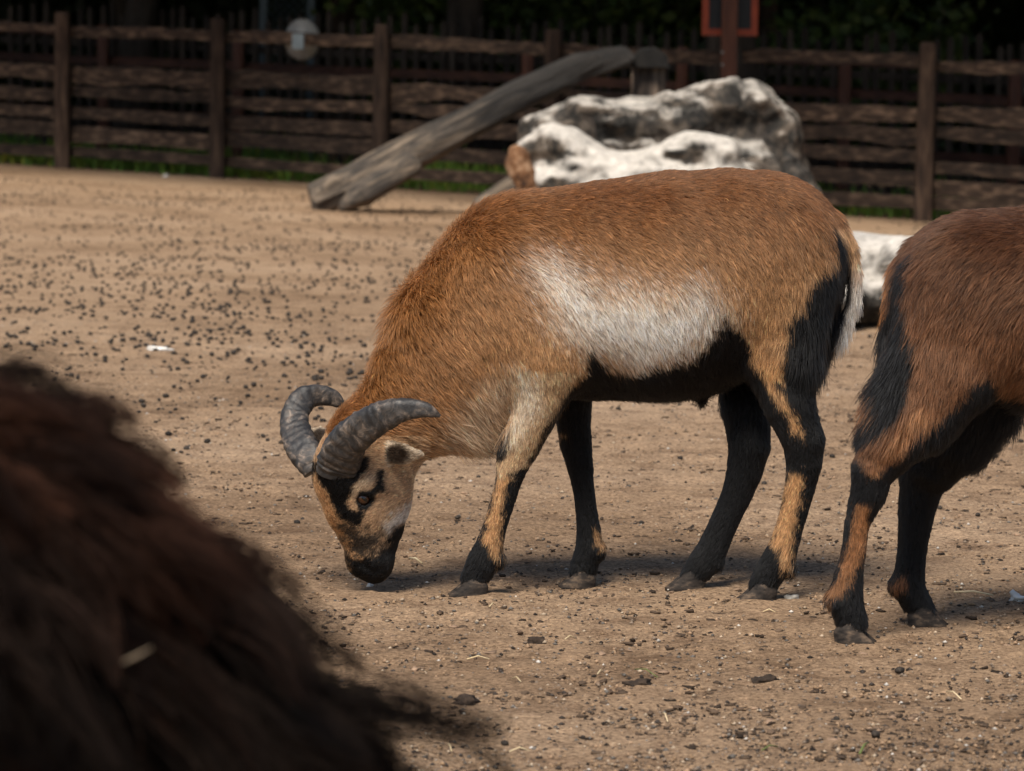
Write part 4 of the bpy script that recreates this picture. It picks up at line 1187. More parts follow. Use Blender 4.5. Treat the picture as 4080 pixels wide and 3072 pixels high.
    lc = [(2400, 750, 20, .28), (3000, 750, 18, .28), (2600, 1000, 22, .30), (2400, 1250, 26, .32), (2750, 1350, 30, .34), (3100, 1100, 20, .25), (3050, 1350, 20, .28), (1900, 900, 32, .46), (1650, 1250, 46, .64), (1500, 1480, 34, .5), (1800, 1350, 30, .34), (2050, 1250, 24, .30), (2150, 1450, 17, .25),
          (1850, 1740, 58, .40), (1950, 1690, 50, .40), (1700, 1760, 30, .3), (1600, 1680, 20, .25), (2600, 1530, 30, .40), (2820, 1520, 32, .4), (2300, 1560, 18, .3),
          (3290, 1100, 40, .35), (3250, 1350, 58, .42), (3220, 1430, 60, .45), (3420, 1050, 24, .22), (3420, 1200, 34, .24), (3370, 1340, 50, .24), (3330, 920, 26, .3),
          (2100, 1650, 11, .22), (2040, 1850, 8, .2), (1960, 2100, 8, .22), (1890, 2280, 11, .25), (2000, 2230, 18, .35), (2290, 1700, 10, .22), (2320, 1950, 8, .2), (2350, 2200, 11, .25), (3120, 1500, 18, .28), (3180, 1700, 10, .22), (3200, 1850, 9, .2), (3140, 2100, 9, .2), (3050, 2300, 12, .25), (3155, 2270, 18, .35), (2980, 1700, 12, .22), (2900, 2000, 9, .2), (2780, 2270, 12, .25),
          (1560, 1900, 10, .22), (1600, 2050, 9, .22), (1480, 2150, 5.5, .2), (1480, 2280, 4, .2), (1380, 2050, 6, .22), (1300, 1930, 9, .3), (1420, 1980, 5, .2), (1540, 1810, 9, .25), (1420, 1640, 28, .4)]
    lg = guide(lc, 3.0)
    onear = lambda p: np.any([((lambda r_: ((r_ @ td) > .014) & (np.linalg.norm(r_ - (r_ @ td)[:, None] * td, axis=1) < .03))(p - b)) for b, td, fl in ears], axis=0)
    def length(p):
        L = lg(*proj(p))[:, 0] / 1000 * .85; L[onear(p)] = .0055; return L
    def lift(p): return lg(*proj(p))[:, 1]
    hoofz = .024
    def dens(p):
        px, py = proj(p); L = length(p)
        d = np.clip(.022 / (L + .006), .5, 2.2)
        d = d * np.where(p[:, 1] > y0 + .10, .35, 1.0)
        d = d * (p[:, 2] > hoofz)
        for c in (eye_c, mir(eye_c)): d = d * (np.linalg.norm(p - c, axis=1) > .0112)
        return d
    rad = lambda p: np.clip(length(p) * .007 + .00016, .00021, .00040)
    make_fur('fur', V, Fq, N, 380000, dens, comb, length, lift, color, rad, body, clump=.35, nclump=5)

    # eyes
    for c, sg in ((eye_c, 1), (mir(eye_c), -1)):
        me, nn_, ll_, bb = None, None, None, None
        v, f = [], []
        for i in range(13):
            th = math.pi * i / 12
            for j in range(20):
                a = 2 * math.pi * j / 20; v.append((.0118 * math.sin(th) * math.cos(a), .0118 * math.sin(th) * math.sin(a), .0118 * math.cos(th)))
        for i in range(12):
            for j in range(20): f.append((i * 20 + j, i * 20 + (j + 1) % 20, (i + 1) * 20 + (j + 1) % 20, (i + 1) * 20 + j))
        o = link('eye', mesh('eye', v, f, M['eye'])); o.parent = root
        zax = Vector(Wv * sg + np.array([-.25, 0, -.12])).normalized(); xax = Vector((.75, 0, -.6)); xax = (xax - zax * xax.dot(zax)).normalized(); yax = zax.cross(xax)
        R3 = Matrix((xax, yax, zax)).transposed().to_4x4()
        o.matrix_parent_inverse = Matrix.Translation(-Vector(root.location)); o.matrix_basis = Matrix.Translation(Vector(c)) @ R3
    # horns
    hn = [((540, 762), 132, -.040), ((556, 700), 140, -.050), ((577, 640), 134, -.066), ((627, 555), 121, -.088), ((740, 462), 110, -.116), ((865, 398), 94, -.138), ((980, 366), 73, -.152), ((1090, 368), 53, -.158), ((1150, 388), 34, -.160), ((1196, 410), 9, -.160)]
    hf = [((420, 745), 98, .030), ((385, 690), 106, .034), ((327, 612), 107, .052), ((282, 500), 96, .085), ((278, 400), 87, .110), ((335, 305), 83, .130), ((425, 278), 68, .142), ((508, 292), 57, .146), ((560, 328), 36, .146), ((580, 352), 10, .146)]
    for data, seed in ((hn, 1), (hf, 2)):
        C = []; R = []
        for (zx, zy), r, dy in data:
            px, py = Z1((zx, zy))[0]; C.append(at(px, py, yh + dy)); R.append(r * .6304 * (yh + dy) / F)
        C = np.array(C); R = np.array(R)
        tt = np.linspace(0, len(C) - 1, 150)
        def cr(A, t):
            i = np.clip(np.floor(t).astype(int), 0, len(A) - 2); f_ = t - i
            g0 = A[np.maximum(i - 1, 0)]; g1 = A[i]; g2 = A[i + 1]; g3 = A[np.minimum(i + 2, len(A) - 1)]
            f_ = f_[:, None] if A.ndim > 1 else f_
            return .5 * (2 * g1 + (g2 - g0) * f_ + (2 * g0 - 5 * g1 + 4 * g2 - g3) * f_ ** 2 + (3 * g1 - g0 - 3 * g2 + g3) * f_ ** 3)
        c_ = cr(C, tt); r_ = np.maximum(cr(R, tt), .002)
        arc = np.concatenate([[0], np.cumsum(np.linalg.norm(np.diff(c_, axis=0), axis=1))])
        v = []; nseg = 32
        for i in range(len(c_)):
            t = c_[min(i + 1, len(c_) - 1)] - c_[max(i - 1, 0)]; t /= np.linalg.norm(t)
            a = np.cross(np.array([0, 1.0, 0]), t); a /= np.linalg.norm(a)     # in the picture plane, across the horn
            b = np.cross(t, a)
            grow = 1 - sstep(.55, .9, np.array(i / len(c_)))
            for j in range(nseg):
                th = 2 * math.pi * j / nseg
                ca, sb = math.cos(th), math.sin(th)
                ww = arc[i] * 1.0 + .0065 * float(vnoise(np.array([ca * 2, sb * 2, arc[i] * 40]), 1.0, seed))
                rid = (abs((ww / .0150) % 1 - .5) * 2) ** .6
                wob = float(vnoise(np.array([ca * 1.5 + 3, sb * 1.5, arc[i] * 60]), 1.3, seed + 5))
                q = 1 + grow * ((.085 + .05 * wob) * (rid - .6) + .035 * wob)
                sup = (abs(ca) ** 3.2 + abs(sb) ** 3.2) ** (-1 / 3.2)
                v.append(c_[i] + (a * ca + b * sb * .72) * r_[i] * sup * q * .985)
        f = []
        for i in range(len(c_) - 1):
            for j in range(nseg): f.append((i * nseg + j, i * nseg + (j + 1) % nseg, (i + 1) * nseg + (j + 1) % nseg, (i + 1) * nseg + j))
        f.append(tuple(range(nseg - 1, -1, -1))); f.append(tuple((len(c_) - 1) * nseg + j for j in range(nseg)))
        o = link('horn', mesh('horn', v, f, M['horn'])); adopt(o, root)
    # hooves
    for gp, cx, wid, L in ((gnf, 1880, .044, 148), (gff, 2312, .042, 140), (gfh, 2745, .042, 150), (gnh, 3030, .044, 146)):
        c = at(cx, 2360, gp[1]); c[2] = float(gz(c[0], c[1])) - .001
        make_hoof(root, c, (-1, -.12, 0), L * s * .98, wid, .021, 1)
    return root

def horn_mat():
    m, n, l, b = nt('horn_keratin')
    tc = n.new('ShaderNodeTexCoord'); co = tc.outputs['Object']
    a = noise(n, l, co, 40, 8, 0.7, 0.9); c = noise(n, l, co, 110, 6, 0.7)
    r = ramp(n, [(0.32, (0.008, 0.008, 0.009)), (0.48, (0.026, 0.024, 0.023)), (0.57, (0.070, 0.057, 0.048)), (0.68, (0.22, 0.165, 0.125))]); l.new(a.outputs['Fac'], r.inputs[0])
    l.new(r.outputs[0], b.inputs['Base Color'])
    rr = ramp(n, [(0.3, (0.36, 0.36, 0.36)), (0.7, (0.68, 0.68, 0.68))]); l.new(c.outputs['Fac'], rr.inputs[0]); l.new(rr.outputs[0], b.inputs['Roughness'])
    b.inputs['Specular IOR Level'].default_value = 0.5
    bp = n.new('ShaderNodeBump'); bp.inputs['Strength'].default_value = 0.55; bp.inputs['Distance'].default_value = 0.0025
    l.new(c.outputs['Fac'], bp.inputs['Height']); l.new(bp.outputs[0], b.inputs['Normal'])
    return m
M['horn'] = horn_mat()

def eye_mat():
    m, n, l, b = nt('eye_ball')
    tc = n.new('ShaderNodeTexCoord'); sx = n.new('ShaderNodeSeparateXYZ'); l.new(tc.outputs['Object'], sx.inputs[0])
    mp = n.new('ShaderNodeMapping'); mp.inputs['Scale'].default_value = (1, 1, 0); l.new(tc.outputs['Object'], mp.inputs['Vector'])
    ln = n.new('ShaderNodeVectorMath'); ln.operation = 'LENGTH'; l.new(mp.outputs[0], ln.inputs[0])
    r = ramp(n, [(0.0, (0.06, 0.021, 0.006)), (0.0070, (0.05, 0.017, 0.005)), (0.0085, (0.012, 0.008, 0.006)), (0.02, (0.01, 0.008, 0.007))])
    l.new(ln.outputs['Value'], r.inputs[0])
    mp2 = n.new('ShaderNodeMapping'); mp2.inputs['Scale'].default_value = (1 / .0065, 1 / .0028, 0); l.new(tc.outputs['Object'], mp2.inputs['Vector'])
    l2 = n.new('ShaderNodeVectorMath'); l2.operation = 'LENGTH'; l.new(mp2.outputs[0], l2.inputs[0])
    lt = n.new('ShaderNodeMath'); lt.operation = 'LESS_THAN'; lt.inputs[1].default_value = 1.0; l.new(l2.outputs['Value'], lt.inputs[0])
    mx = n.new('ShaderNodeMix'); mx.data_type = 'RGBA'; l.new(lt.outputs[0], mx.inputs[0]); l.new(r.outputs[0], mx.inputs[6]); mx.inputs[7].default_value = (.004, .004, .004, 1)
    l.new(mx.outputs[2], b.inputs['Base Color']); b.inputs['Roughness'].default_value = 0.12; b.inputs['Specular IOR Level'].default_value = 0.6
    return m
M['eye'] = eye_mat()
ram = build_ram()
# ------------------------------------------------------------------ second sheep, walking out of the picture
def build_second():
    gn, gf_ = ground(3400, 2556), ground(3700, 2488)
    y0 = float(gn[1] + gf_[1]) / 2
    s = y0 / F
    root = empty('sheep', (float(at(4200, 2500, y0)[0]), y0, 0.0))
    tag(root, 'dark reddish-brown sheep seen from the rump, with a shaggy black tail', 'sheep', 'brown sheep in the paddock')
    def nd(px, py, r, k=1.0, Y=y0): return (at(px, py, Y), r * Y / F, k)
    lo = at(3250, 2700, y0) + np.array([0, -.27, 0]); hi = at(5950, 780, y0) + np.array([0, .27, 0]); lo[2] = -.01
    fld = Field(lo, hi, .0055)
    fld.chain([nd(3915, 1200, 352, .82), nd(4150, 1200, 368, .9), nd(4500, 1220, 385, .95), nd(4850, 1220, 370, .82), nd(5000, 1210, 345, .72)], .05)
    for sg in (-1, 1):
        fld.chain([nd(3900, 1200, 270, .5, y0 + sg * .06), nd(3790, 1420, 210, .5, y0 + sg * .066), nd(3700, 1560, 160, .55, y0 + sg * .066)], .05)
        fld.chain([nd(4950, 1200, 200, .5, y0 + sg * .06), nd(4890, 1420, 160, .5, y0 + sg * .065)], .05)
    fld.chain([nd(5000, 1180, 330, .66), nd(5180, 1300, 270, .62), nd(5330, 1430, 210, .64), nd(5450, 1540, 180, .66)], .05)
    fld.chain([nd(5480, 1590, 185, .62), nd(5540, 1740, 180, .62), nd(5570, 1880, 145, .62), nd(5580, 2000, 110, .7), nd(5580, 2090, 80, .8)], .03)
    for sg in (-1, 1): fld.chain([nd(5430, 1600, 30, .6, y0 + sg * .07), nd(5380, 1610, 48, .5, y0 + sg * .11), nd(5340, 1640, 20, .5, y0 + sg * .14)], .02, (0, .3, 1))
    yn, yf = float(gn[1]), float(gf_[1])
    def leg(nodes, Yg, inner):
        fld.chain([nd(a, b, r - 4, .82 if i > 1 else .7, inner + (Yg - inner) * min(1, i / 3)) for i, (a, b, r) in enumerate(nodes)], .02)
    leg([(3760, 1480, 200), (3650, 1640, 165), (3545, 1780, 112), (3482, 1868, 86), (3462, 1960, 72), (3416, 2081, 50), (3400, 2200, 50), (3382, 2300, 55), (3370, 2388, 62), (3394, 2470, 60), (3398, 2515, 58)], yn, y0 - .065)
    leg([(3870, 1560, 190), (3790, 1720, 160), (3715, 1850, 112), (3680, 1905, 94), (3656, 2010, 74), (3640, 2141, 60), (3626, 2261, 60), (3618, 2333, 66), (3652, 2400, 58), (3678, 2448, 56)], yf, y0 + .065)
    dz = 30
    for Yg, dx, inn, dd in ((yn - .02, 0, y0 - .065, 0), (yf, 150, y0 + .065, -62)):
        leg([(4890 + dx, 1420, 150), (4890 + dx, 1560, 115), (4880 + dx, 1700, 88), (4870 + dx, 1890, 74), (4872 + dx, 1990, 56), (4872 + dx, 2150, 50), (4872 + dx, 2300 + dd, 54), (4880 + dx, 2400 + dd, 62), (4900 + dx, 2500 + dd, 58), (4905 + dx, 2540 + dd, 56)], Yg, inn)
    for px, py, Yg in ((3318, 2385, yn), (3552, 2335, yf)): fld.chain([nd(px + 12, py - 12, 20, 1.5, Yg), nd(px, py + 10, 10, 1.5, Yg)], .012)
    tail = [(3680, 1015, 46), (3610, 1085, 38), (3578, 1200, 34), (3570, 1330, 32), (3580, 1440, 20)]
    fld.chain([nd(a, b, c, 1.0) for a, b, c in tail], .02)
    V, Fq = fld.surface(); V = relax(V, Fq, 1); N = vnormals(V, Fq)
    if (N[:, 1] * np.sign(V[:, 1] - y0)).mean() < 0: Fq = Fq[:, ::-1]; N = -N
    tail_blk = Z4((440, 258), (425, 320), (415, 400), (418, 480), (440, 560), (450, 640), (440, 720), (400, 800), (340, 860), (300, 760), (290, 500), (362, 440), (376, 330), (400, 290))
    tail_tan = Z4((400, 235), (366, 320), (352, 400), (346, 480), (315, 480), (320, 330), (360, 245))
    blk = Z4((700, 665), (640, 700), (600, 760), (520, 820), (440, 880), (400, 935), (330, 985), (300, 990), (250, 930), (350, 830), (300, 800), (150, 900), (100, 1700), (1500, 1700), (2000, 1050), (1700, 800), (1200, 900), (816, 780), (760, 760), (735, 700))
    strA = Z4((540, 790), (440, 860), (400, 920), (330, 985), (310, 985), (360, 900), (400, 840), (470, 770))
    strB = Z4((260, 1090), (302, 1100), (300, 1180), (275, 1290), (250, 1330), (215, 1380), (170, 1420), (165, 1395), (210, 1310), (235, 1220))
    spot = Z4((420, 1330), (425, 1370), (380, 1390), (372, 1365))
    def color(p):
        px, py = proj(p); near = p[:, 1] < y0
        j1 = vnoise(p, 80, 1) * 16 + rng.normal(0, 9, len(p)); j2 = vnoise(p, 20, 2) * 40 + rng.normal(0, 40, len(p))
        a = np.array([.072, .028, .012]); b = np.array([.135, .057, .025])
        t = sstep(950, 1550, py + j2)[:, None]
        c = a * (1 - t) + b * t
        def ov(c, poly, new, mask=1, soft=10, j=j1):
            w = ((1 - sstep(-soft, soft, poly_sd(px, py, poly) + j)) * mask)[:, None]; return c * (1 - w) + new * w
        c = ov(c, blk, BLACK)
        under = (np.abs(p[:, 1] - y0) < .05) & (py > 1480) & (px > 3650); c[under] = BLACK
        c = ov(c, strA, np.array([.24, .105, .042]), near); c = ov(c, strB, np.array([.25, .105, .04]), near); c = ov(c, spot, np.array([.17, .07, .03]), ~near)
        c = ov(c, tail_blk, BLACK); c = ov(c, tail_tan, np.array([.30, .115, .035]))
        return np.maximum(c, .003)
    body = skin_object(V, Fq, color, root)
    ctrl = [(3560, 1200, -.05, 1), (3540, 1400, -.35, .95), (3600, 1050, -.5, .86), (3750, 930, -.8, .6), (4000, 850, -.95, .3), (4400, 850, -1, .2), (3800, 1150, -.45, .9), (4050, 1100, -.75, .65), (3750, 1350, -.1, 1), (3950, 1400, -.3, .95), (3650, 1550, -.1, 1), (3550, 1650, -.35, .94), (3500, 1850, -.2, 1), (3400, 2150, -.1, 1), (3390, 2450, .1, 1), (3700, 1850, -.15, 1), (3630, 2250, -.05, 1), (4200, 1450, -.4, .92), (4600, 1300, -.6, .8), (4900, 1300, -.2, 1), (5300, 1400, -.8, .6), (5550, 1900, -.5, -.8), (4880, 2000, 0, 1)]
    gf = guide(ctrl)
    def comb(p, n):
        g2 = gf(*proj(p)); return np.stack([g2[:, 0], np.zeros(len(p)), -g2[:, 1]], 1)
    lg = guide([(4000, 900, 26, .28), (3800, 1150, 28, .26), (3750, 1400, 30, .25), (4000, 1300, 34, .32), (4150, 1700, 75, .5), (3900, 1550, 24, .25), (3560, 1150, 30, .3), (3545, 1300, 60, .35), (3550, 1430, 75, .4), (3570, 1620, 55, .5), (3640, 1500, 30, .3), (3480, 1870, 12, .22), (3400, 2150, 10, .2), (3330, 2390, 20, .35), (3390, 2470, 14, .25), (3680, 1900, 12, .22), (3630, 2250, 10, .2), (3670, 2430, 13, .25), (4600, 900, 26, .3), (4600, 1600, 50, .4), (5300, 1400, 40, .35), (5560, 1850, 9, .2), (4880, 1900, 10, .2), (4880, 2450, 12, .25)], 3.0)
    length = lambda p: lg(*proj(p))[:, 0] / 1000
    lift = lambda p: lg(*proj(p))[:, 1]
    def dens(p):
        px, py = proj(p); d = np.clip(.022 / (length(p) + .006), .5, 2.2)
        return d * np.where(p[:, 1] > y0 + .10, .35, 1.0) * np.where(px > 4250, .25, 1.0) * (p[:, 2] > .024)
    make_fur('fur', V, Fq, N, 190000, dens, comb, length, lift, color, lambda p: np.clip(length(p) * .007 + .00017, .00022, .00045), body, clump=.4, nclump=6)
    for gp, cx in ((gn, 3392), (gf_, 3680)):
        c = at(cx, 2500, gp[1]); c[2] = float(gz(c[0], c[1])) - .001
        make_hoof(root, c, (1, -.25, 0), 150 * s, .046, .021, 2)
    for Yg, cx in ((yn - .02, 4908), (yf, 5058)):
        c = at(cx, 2500, Yg); c[2] = float(gz(c[0], c[1])) - .001
        make_hoof(root, c, (1, 0, 0), 150 * s, .046, .021, 2)
    return root
build_second()

M['dull_straw'] = pmat('dull_straw', [(0.3, (0.16, 0.12, 0.08)), (0.7, (0.24, 0.18, 0.12))], 20, 0.8, 0.1)
# ------------------------------------------------------------------ shaggy dark sheep close to the camera
def build_front():
    root = empty('sheep', (-.62, 2.0, 0.0))
    tag(root, 'shaggy dark brown sheep with long woolly tufts, its head out of the picture', 'sheep')
    y0 = 2.0
    fld = Field((-1.35, y0 - .34, -.01), (.08, y0 + .34, .75), .009)
    C = lambda x, y, z, r, k=1.0: (np.array([x, y0 + y, z]), r, k)
    fld.chain([C(-.350, 0, .482, .136, .95), C(-.48, 0, .508, .160, .98), C(-.65, 0, .500, .170, 1.0), C(-.86, 0, .468, .160, .9)], .05)
    fld.chain([C(-.90, 0, .50, .14, .7), C(-1.02, 0, .62, .10, .75), C(-1.08, 0, .66, .085, .8)], .05)
    fld.chain([C(-1.08, 0, .66, .08, .7), C(-1.18, 0, .60, .06, .75), C(-1.27, 0, .55, .04, .8)], .03)
    for x, sg in ((-.36, -1), (-.36, 1), (-.84, -1), (-.84, 1)):
        fld.chain([C(x, sg * .08, .42, .10, .7), C(x + .0, sg * .085, .30, .06), C(x + (.02 if x > -.5 else -.01), sg * .085, .20, .034), C(x, sg * .085, .10, .024), C(x - .01, sg * .085, .045, .028), C(x - .015, sg * .085, .02, .026)], .03)
    fld.chain([C(-.250, 0, .49, .050), C(-.180, 0, .425, .042), C(-.115, 0, .365, .036), C(-.07, 0, .29, .02)], .03)
    V, Fq = fld.surface(); V = relax(V, Fq, 1); N = vnormals(V, Fq)
    if (N[:, 1] * np.sign(V[:, 1] - y0)).mean() < 0: Fq = Fq[:, ::-1]; N = -N
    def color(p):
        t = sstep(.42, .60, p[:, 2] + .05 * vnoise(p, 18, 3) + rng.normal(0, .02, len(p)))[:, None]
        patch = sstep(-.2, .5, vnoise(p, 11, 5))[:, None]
        return np.array([.0065, .0043, .0032]) * (1 - t) + np.array([.023, .0076, .0032]) * t * (.25 + .9 * patch) + np.array([.005, .004, .0035]) * t  # lower wool painted near black, its shade put into the colour
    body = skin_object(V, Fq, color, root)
    def comb(p, n):
        d = p - np.array([-.42, y0, .42]); o = np.stack([.55 + .8 * d[:, 0], .35 * np.sign(d[:, 1]) * (np.abs(d[:, 1]) > .05), -.55 - 0 * d[:, 0]], 1)
        rear = sstep(-.38, -.28, p[:, 0])[:, None]
        o = o * (1 - rear) + np.array([.55, 0, -.75]) * rear
        return o
    def length(p):
        L = .058 + .022 * sstep(-.46, -.27, p[:, 0]) + .03 * sstep(-.28, -.2, p[:, 0])
        L = np.where(p[:, 2] < .26, .016, L); return np.where(p[:, 0] < -.95, .018, L)
    lift = lambda p: np.clip(.52 + .55 * vnoise(p, 38, 7), .1, .95)
    dens = lambda p: (p[:, 2] > .02) * np.where(p[:, 0] < -.72, .3, 1.0)
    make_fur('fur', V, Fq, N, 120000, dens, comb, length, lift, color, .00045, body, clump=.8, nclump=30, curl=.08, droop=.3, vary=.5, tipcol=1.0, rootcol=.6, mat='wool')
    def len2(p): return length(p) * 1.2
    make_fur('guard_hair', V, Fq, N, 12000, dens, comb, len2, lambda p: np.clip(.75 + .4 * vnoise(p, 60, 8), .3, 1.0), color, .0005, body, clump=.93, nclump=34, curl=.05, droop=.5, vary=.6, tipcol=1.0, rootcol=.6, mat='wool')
    for x, sg in ((-.375, -1), (-.375, 1), (-.855, -1), (-.855, 1)):
        make_hoof(root, np.array([x, y0 + sg * .085, float(gz(x, y0 + sg * .085)) - .001]), (-1, 0, 0), .06, .046, .021, 3)
    # a straw caught in the wool
    c = at(535, 2625, 1.80)
    mb = MB(); mb.tube([c + np.array([-.006, 0, -.002]), c + np.array([0, -.001, .001]), c + np.array([.009, 0, .006])], [.0005, .0010, .0004], 5)
    o = mb.build('straw', M['dull_straw']); adopt(o, root)
build_front()

# ------------------------------------------------------------------ droppings
def blob(n1, n2, r, noise_amt, seed, sq=(1, 1, 1)):
    v = []; f = []
    for i in range(n1 + 1):
        th = math.pi * i / n1
        for j in range(n2):
            a = 2 * math.pi * j / n2
            d = np.array([math.sin(th) * math.cos(a), math.sin(th) * math.sin(a), math.cos(th)])
            k = r * (1 + noise_amt * float(vnoise(d, 1.7, seed)))
            v.append(d * k * np.array(sq))
    for i in range(n1):
        for j in range(n2): f.append((i * n2 + j, (i + 1) * n2 + j, (i + 1) * n2 + (j + 1) % n2, i * n2 + (j + 1) % n2))
    return np.array(v), np.array(f)
pel = []
for q in range(6):
    v, f = blob(6, 8, .0058, .22, q, (1.25 + .1 * (q % 3), 1, .88)); pel.append((v, f, mesh('dropping', v, f, M['dung'])))

def free(x, y):
    return True
r_ = np.random.default_rng(21)
# where the photograph shows them thickest: the far side of the paddock, towards the left
N_ = 19000
Yc = 4.1 + 21 * r_.random(N_) ** .8; Xc = r_.uniform(-1, 1, N_) * (.17 * Yc + .05); wide = r_.random(N_) < .3; Xc = np.where(wide, Xc * 2.2, Xc)
dn = .20 + .85 * sstep(.3, -.55, Xc / (.15 * Yc)) * sstep(6.0, 8.5, Yc) * (1 - .45 * sstep(15, 21, Yc)) - .10 * (Yc < 6.2)
dn = dn * (.45 + .9 * sstep(-.35, .45, vnoise(np.stack([Xc, Yc, Xc * 0], -1), 1.7, 41)))
ok = r_.random(N_) < dn * .62 * (.22 + .78 * sstep(6.5, 9, Yc))
Xc, Yc = Xc[ok], Yc[ok]
order = np.argsort(Yc); Xc, Yc = Xc[order], Yc[order]
inview = np.abs(Xc) < .155 * Yc
Xc = np.concatenate([Xc[inview], Xc[~inview]]); Yc = np.concatenate([Yc[inview], Yc[~inview]])
single = 190
for i in range(single):
    x, y = float(Xc[i]), float(Yc[i])
    o = bpy.data.objects.new('dropping', pel[i % 6][2]); col.objects.link(o)
    sc = r_.uniform(.6, 1.15)
    o.location = (x, y, float(gz(x, y)) + .0042 * sc); o.rotation_euler = (r_.uniform(-.3, .3), r_.uniform(-.3, .3), r_.uniform(0, 6.28)); o.scale = (sc,) * 3
    tag(o, 'small dark dropping pellet lying on the sandy ground', 'dropping', 'droppings scattered on the sand')
def scatter(name, xs_, ys_, protos, smin, smax, label, cat, mat, colors=None, lift=.004, power=1.0):
    n = len(xs_); vs = []; fs = []; cs = []; base = 0
    zz = gz(xs_, ys_)
    sc = smin + (smax - smin) * r_.random(n) ** power; a = r_.uniform(0, 6.28, n)
    for k in range(len(protos)):
        m_ = np.arange(k, n, len(protos)); v, f = protos[k]
        ca, sa = np.cos(a[m_])[:, None], np.sin(a[m_])[:, None]; s_ = sc[m_][:, None]
        vx = (v[None, :, 0] * ca - v[None, :, 1] * sa) * s_ + xs_[m_][:, None]; vy = (v[None, :, 0] * sa + v[None, :, 1] * ca) * s_ + ys_[m_][:, None]
        vz = v[None, :, 2] * s_ + zz[m_][:, None] + lift * s_
        vs.append(np.stack([vx, vy, vz], -1).reshape(-1, 3)); fs.append((f[None] + (np.arange(len(m_)) * len(v))[:, None, None] + base).reshape(-1, 4)); base += len(m_) * len(v)
        if colors is not None: cs.append(np.repeat(colors[m_], len(v), 0))
    me = mesh(name, np.concatenate(vs), np.concatenate(fs), mat)
    if colors is not None:
        ca_ = me.color_attributes.new('grain_color', 'FLOAT_COLOR', 'POINT'); cc = np.concatenate(cs); ca_.data.foreach_set('color', np.concatenate([cc, np.ones((len(cc), 1))], 1).astype(np.float32).ravel())
    o = link(name, me); tag(o, label, cat, kind='stuff'); return o
low = [blob(4, 6, .0062, .25, q + 30, (1.25, 1, .85)) for q in range(4)]
scatter('droppings', Xc[single:], Yc[single:], low, .6, 1.35, 'countless dark droppings covering the far sand', 'droppings', M['dung'])
# gravel: small stones and crumbs of soil, pale and dark
N_ = 60000
Yg = 4.0 + 7.5 * r_.random(N_) ** 1.5; Xg = r_.uniform(-1, 1, N_) * (.165 * Yg + .03); Xg = np.where(r_.random(N_) < .25, Xg * 1.8, Xg)
pal_ = np.array([[.48, .44, .39], [.40, .31, .22], [.20, .15, .11], [.05, .04, .034], [.028, .022, .018], [.13, .115, .10], [.32, .21, .13], [.26, .17, .10]])
pi_ = r_.choice(8, N_, p=[.03, .09, .20, .15, .10, .10, .16, .17])
cc = pal_[pi_] * r_.uniform(.75, 1.25, (N_, 1))
gr = [blob(2, 5, .0024, .6, q + 70, (1.25, 1, .7)) for q in range(8)]
scatter('gravel', Xg, Yg, gr, .25, 1.6, 'fine gravel and soil crumbs strewn over the sand', 'gravel', M['pebble'], cc, .0008, 3.0)

N_ = 20000
Yk = 4.0 + 6.5 * r_.random(N_) ** 1.4; Xk = r_.uniform(-1, 1, N_) * (.165 * Yk + .03); Xk = np.where(r_.random(N_) < .25, Xk * 1.8, Xk)
kp = r_.random(N_) < .25 + .75 * sstep(-.1, .5, vnoise(np.stack([Xk, Yk, Xk * 0], -1), 4.0, 61))
Xk, Yk = Xk[kp], Yk[kp]
cr_ = []
for q in range(8):
    v, f = blob(4, 7, .0042, .9, q + 90, (1.7, 1.0, .55)); v = v * (1 + .35 * vnoise(v, 420, q))[:, None]; cr_.append((v, f))
ck_ = np.array([.075, .05, .033]) * np.exp(r_.normal(0, .6, (len(Xk), 1)))
scatter('crumbs', Xk, Yk, cr_, .2, 1.25, 'dark crumbs of soil and dung trodden into the near sand', 'soil crumbs', M['pebble'], ck_, .0006, 3.2)

# dark soil clods, single ones the photograph shows
def clod(px, py, wpx, label, seed, mat='clod', sq=(1, .8, .42), cat='clod', name='soil_clod'):
    p = ground(px, py); s_ = p[1] / F
    v, f = blob(10, 16, wpx * s_ / 2, .75, seed, sq)
    v = v * (1 + .28 * fbm(v, 170, seed, 3))[:, None]
    o = link(name, mesh(name, v, f, M[mat])); o.location = (p[0], p[1], float(gz(p[0], p[1])) + wpx * s_ * .08)
    return tag(o, label, cat)
clod(1850, 2800, 105, 'dark crumbly soil clod beside the shaggy sheep', 1)
clod(2545, 2730, 100, 'dark crumbly soil clod on open sand in front of the ram', 2)
clod(2130, 2560, 70, 'dark flattened soil crumb in front of the ram between scattered pellets', 3)
clod(3040, 2390 + 330, 90, 'dark soil lump on the sand in front of the hind legs of the ram', 4)
clod(3155, 2387, 46, 'smooth grey pebble lying behind the hind hoof of the ram', 5, 'grey_stone', (1.1, .9, .6), 'pebble', 'pebble')
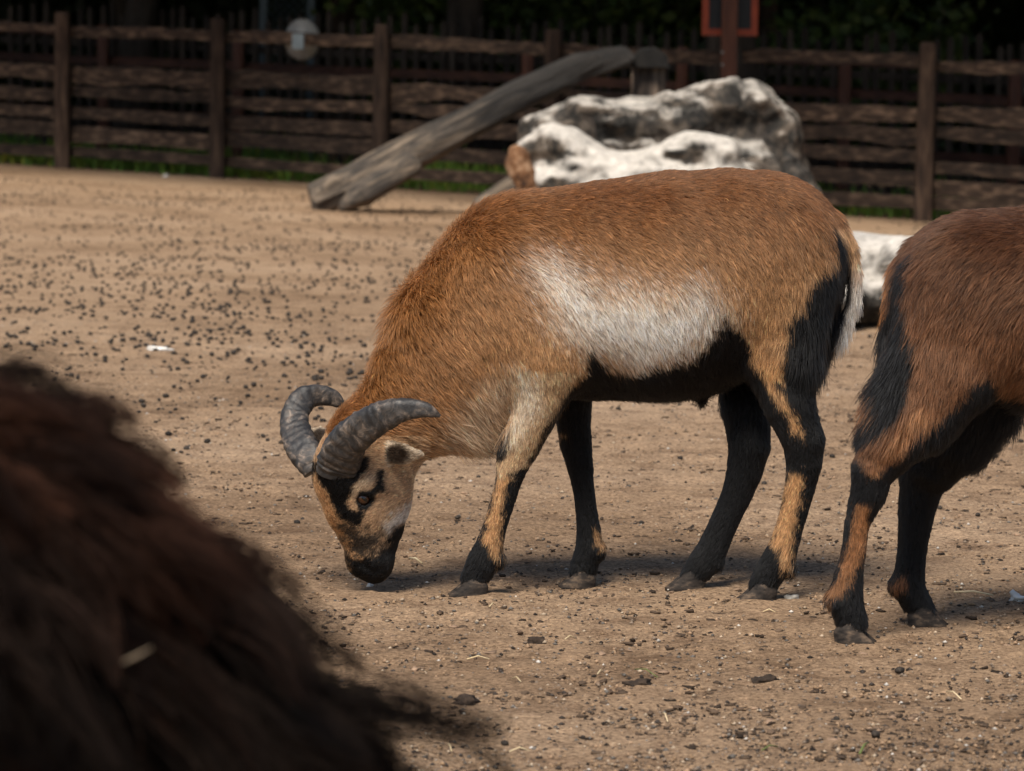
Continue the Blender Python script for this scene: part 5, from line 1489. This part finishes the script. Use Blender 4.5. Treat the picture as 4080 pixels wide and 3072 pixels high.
clod(636, 1397, 78, 'white flat scrap lying among droppings on the sand', 6, 'white_stone', (1.2, .7, .22), 'stone', 'white_stone')
clod(662, 705, 26, 'small white stone at the foot of the slab fence', 7, 'white_stone', (1, .8, .8), 'stone', 'white_stone')
clod(4050, 2390, 60, 'pale broken lump lying under the dark reddish sheep', 8, 'white_stone', (1, .8, .6), 'stone', 'white_stone')
clod(1473, 2338, 26, 'small pale stone right under the muzzle of the ram', 9, 'white_stone', (1, .8, .9), 'stone', 'white_stone')

# straws
def straw(px0, py0, px1, py1, r, mat='straw', label='', cat='straw', bend=0.0):
    a, b = ground(px0, py0), ground(px1, py1)
    for q in (a, b): q[2] = float(gz(q[0], q[1])) + r + .004
    m_ = (a + b) / 2 + np.array([0, bend, .004])
    mb = MB(); mb.tube([a, m_, b], [r, r, r * .7], 5)
    c0 = Vector(a)
    me = mesh('straw', np.array(mb.v) - a, mb.f, M[mat]); o = link('straw' if mat == 'straw' else 'grass_blade', me); o.location = c0
    return tag(o, label, cat)
straw(3800, 2373, 3957, 2385, .0016, label='long straight straw lying beside the hooves of the dark reddish sheep')
straw(1632, 2238, 1682, 2258, .0020, label='short pale straw between the muzzle and front hoof of the ram')
straw(2530, 2680, 2620, 2712, .0008, 'greenstem', 'thin green stem beside a dark soil clod', 'grass blade', .01)
straw(3425, 3020, 3460, 2975, .0014, 'greenstem', 'short green grass blade on the sand, bent upright', 'grass blade')
straw(3035, 3005, 3100, 2990, .0009, 'greenstem', 'thin green grass blade lying flat on the sand', 'grass blade')
for i, (a, b, c, d) in enumerate([(1860, 2310 + 330, 1950, 2640), (2040, 2718, 2075, 2730), (2640, 2855, 2660, 2890), (3770, 2770, 3830, 2800), (2030, 2310 + 700, 2110, 3008), (2250, 2561, 2290, 2555), (3040, 2450, 3090, 2452), (1780, 2985, 1800, 3010), (2380, 2700, 2405, 2694), (1950, 2430, 1975, 2424)]):
    straw(a, b, c, d, .0010, label='short thin piece of straw lying on bare sand', bend=.004)['group'] = 'short straws on the sand'
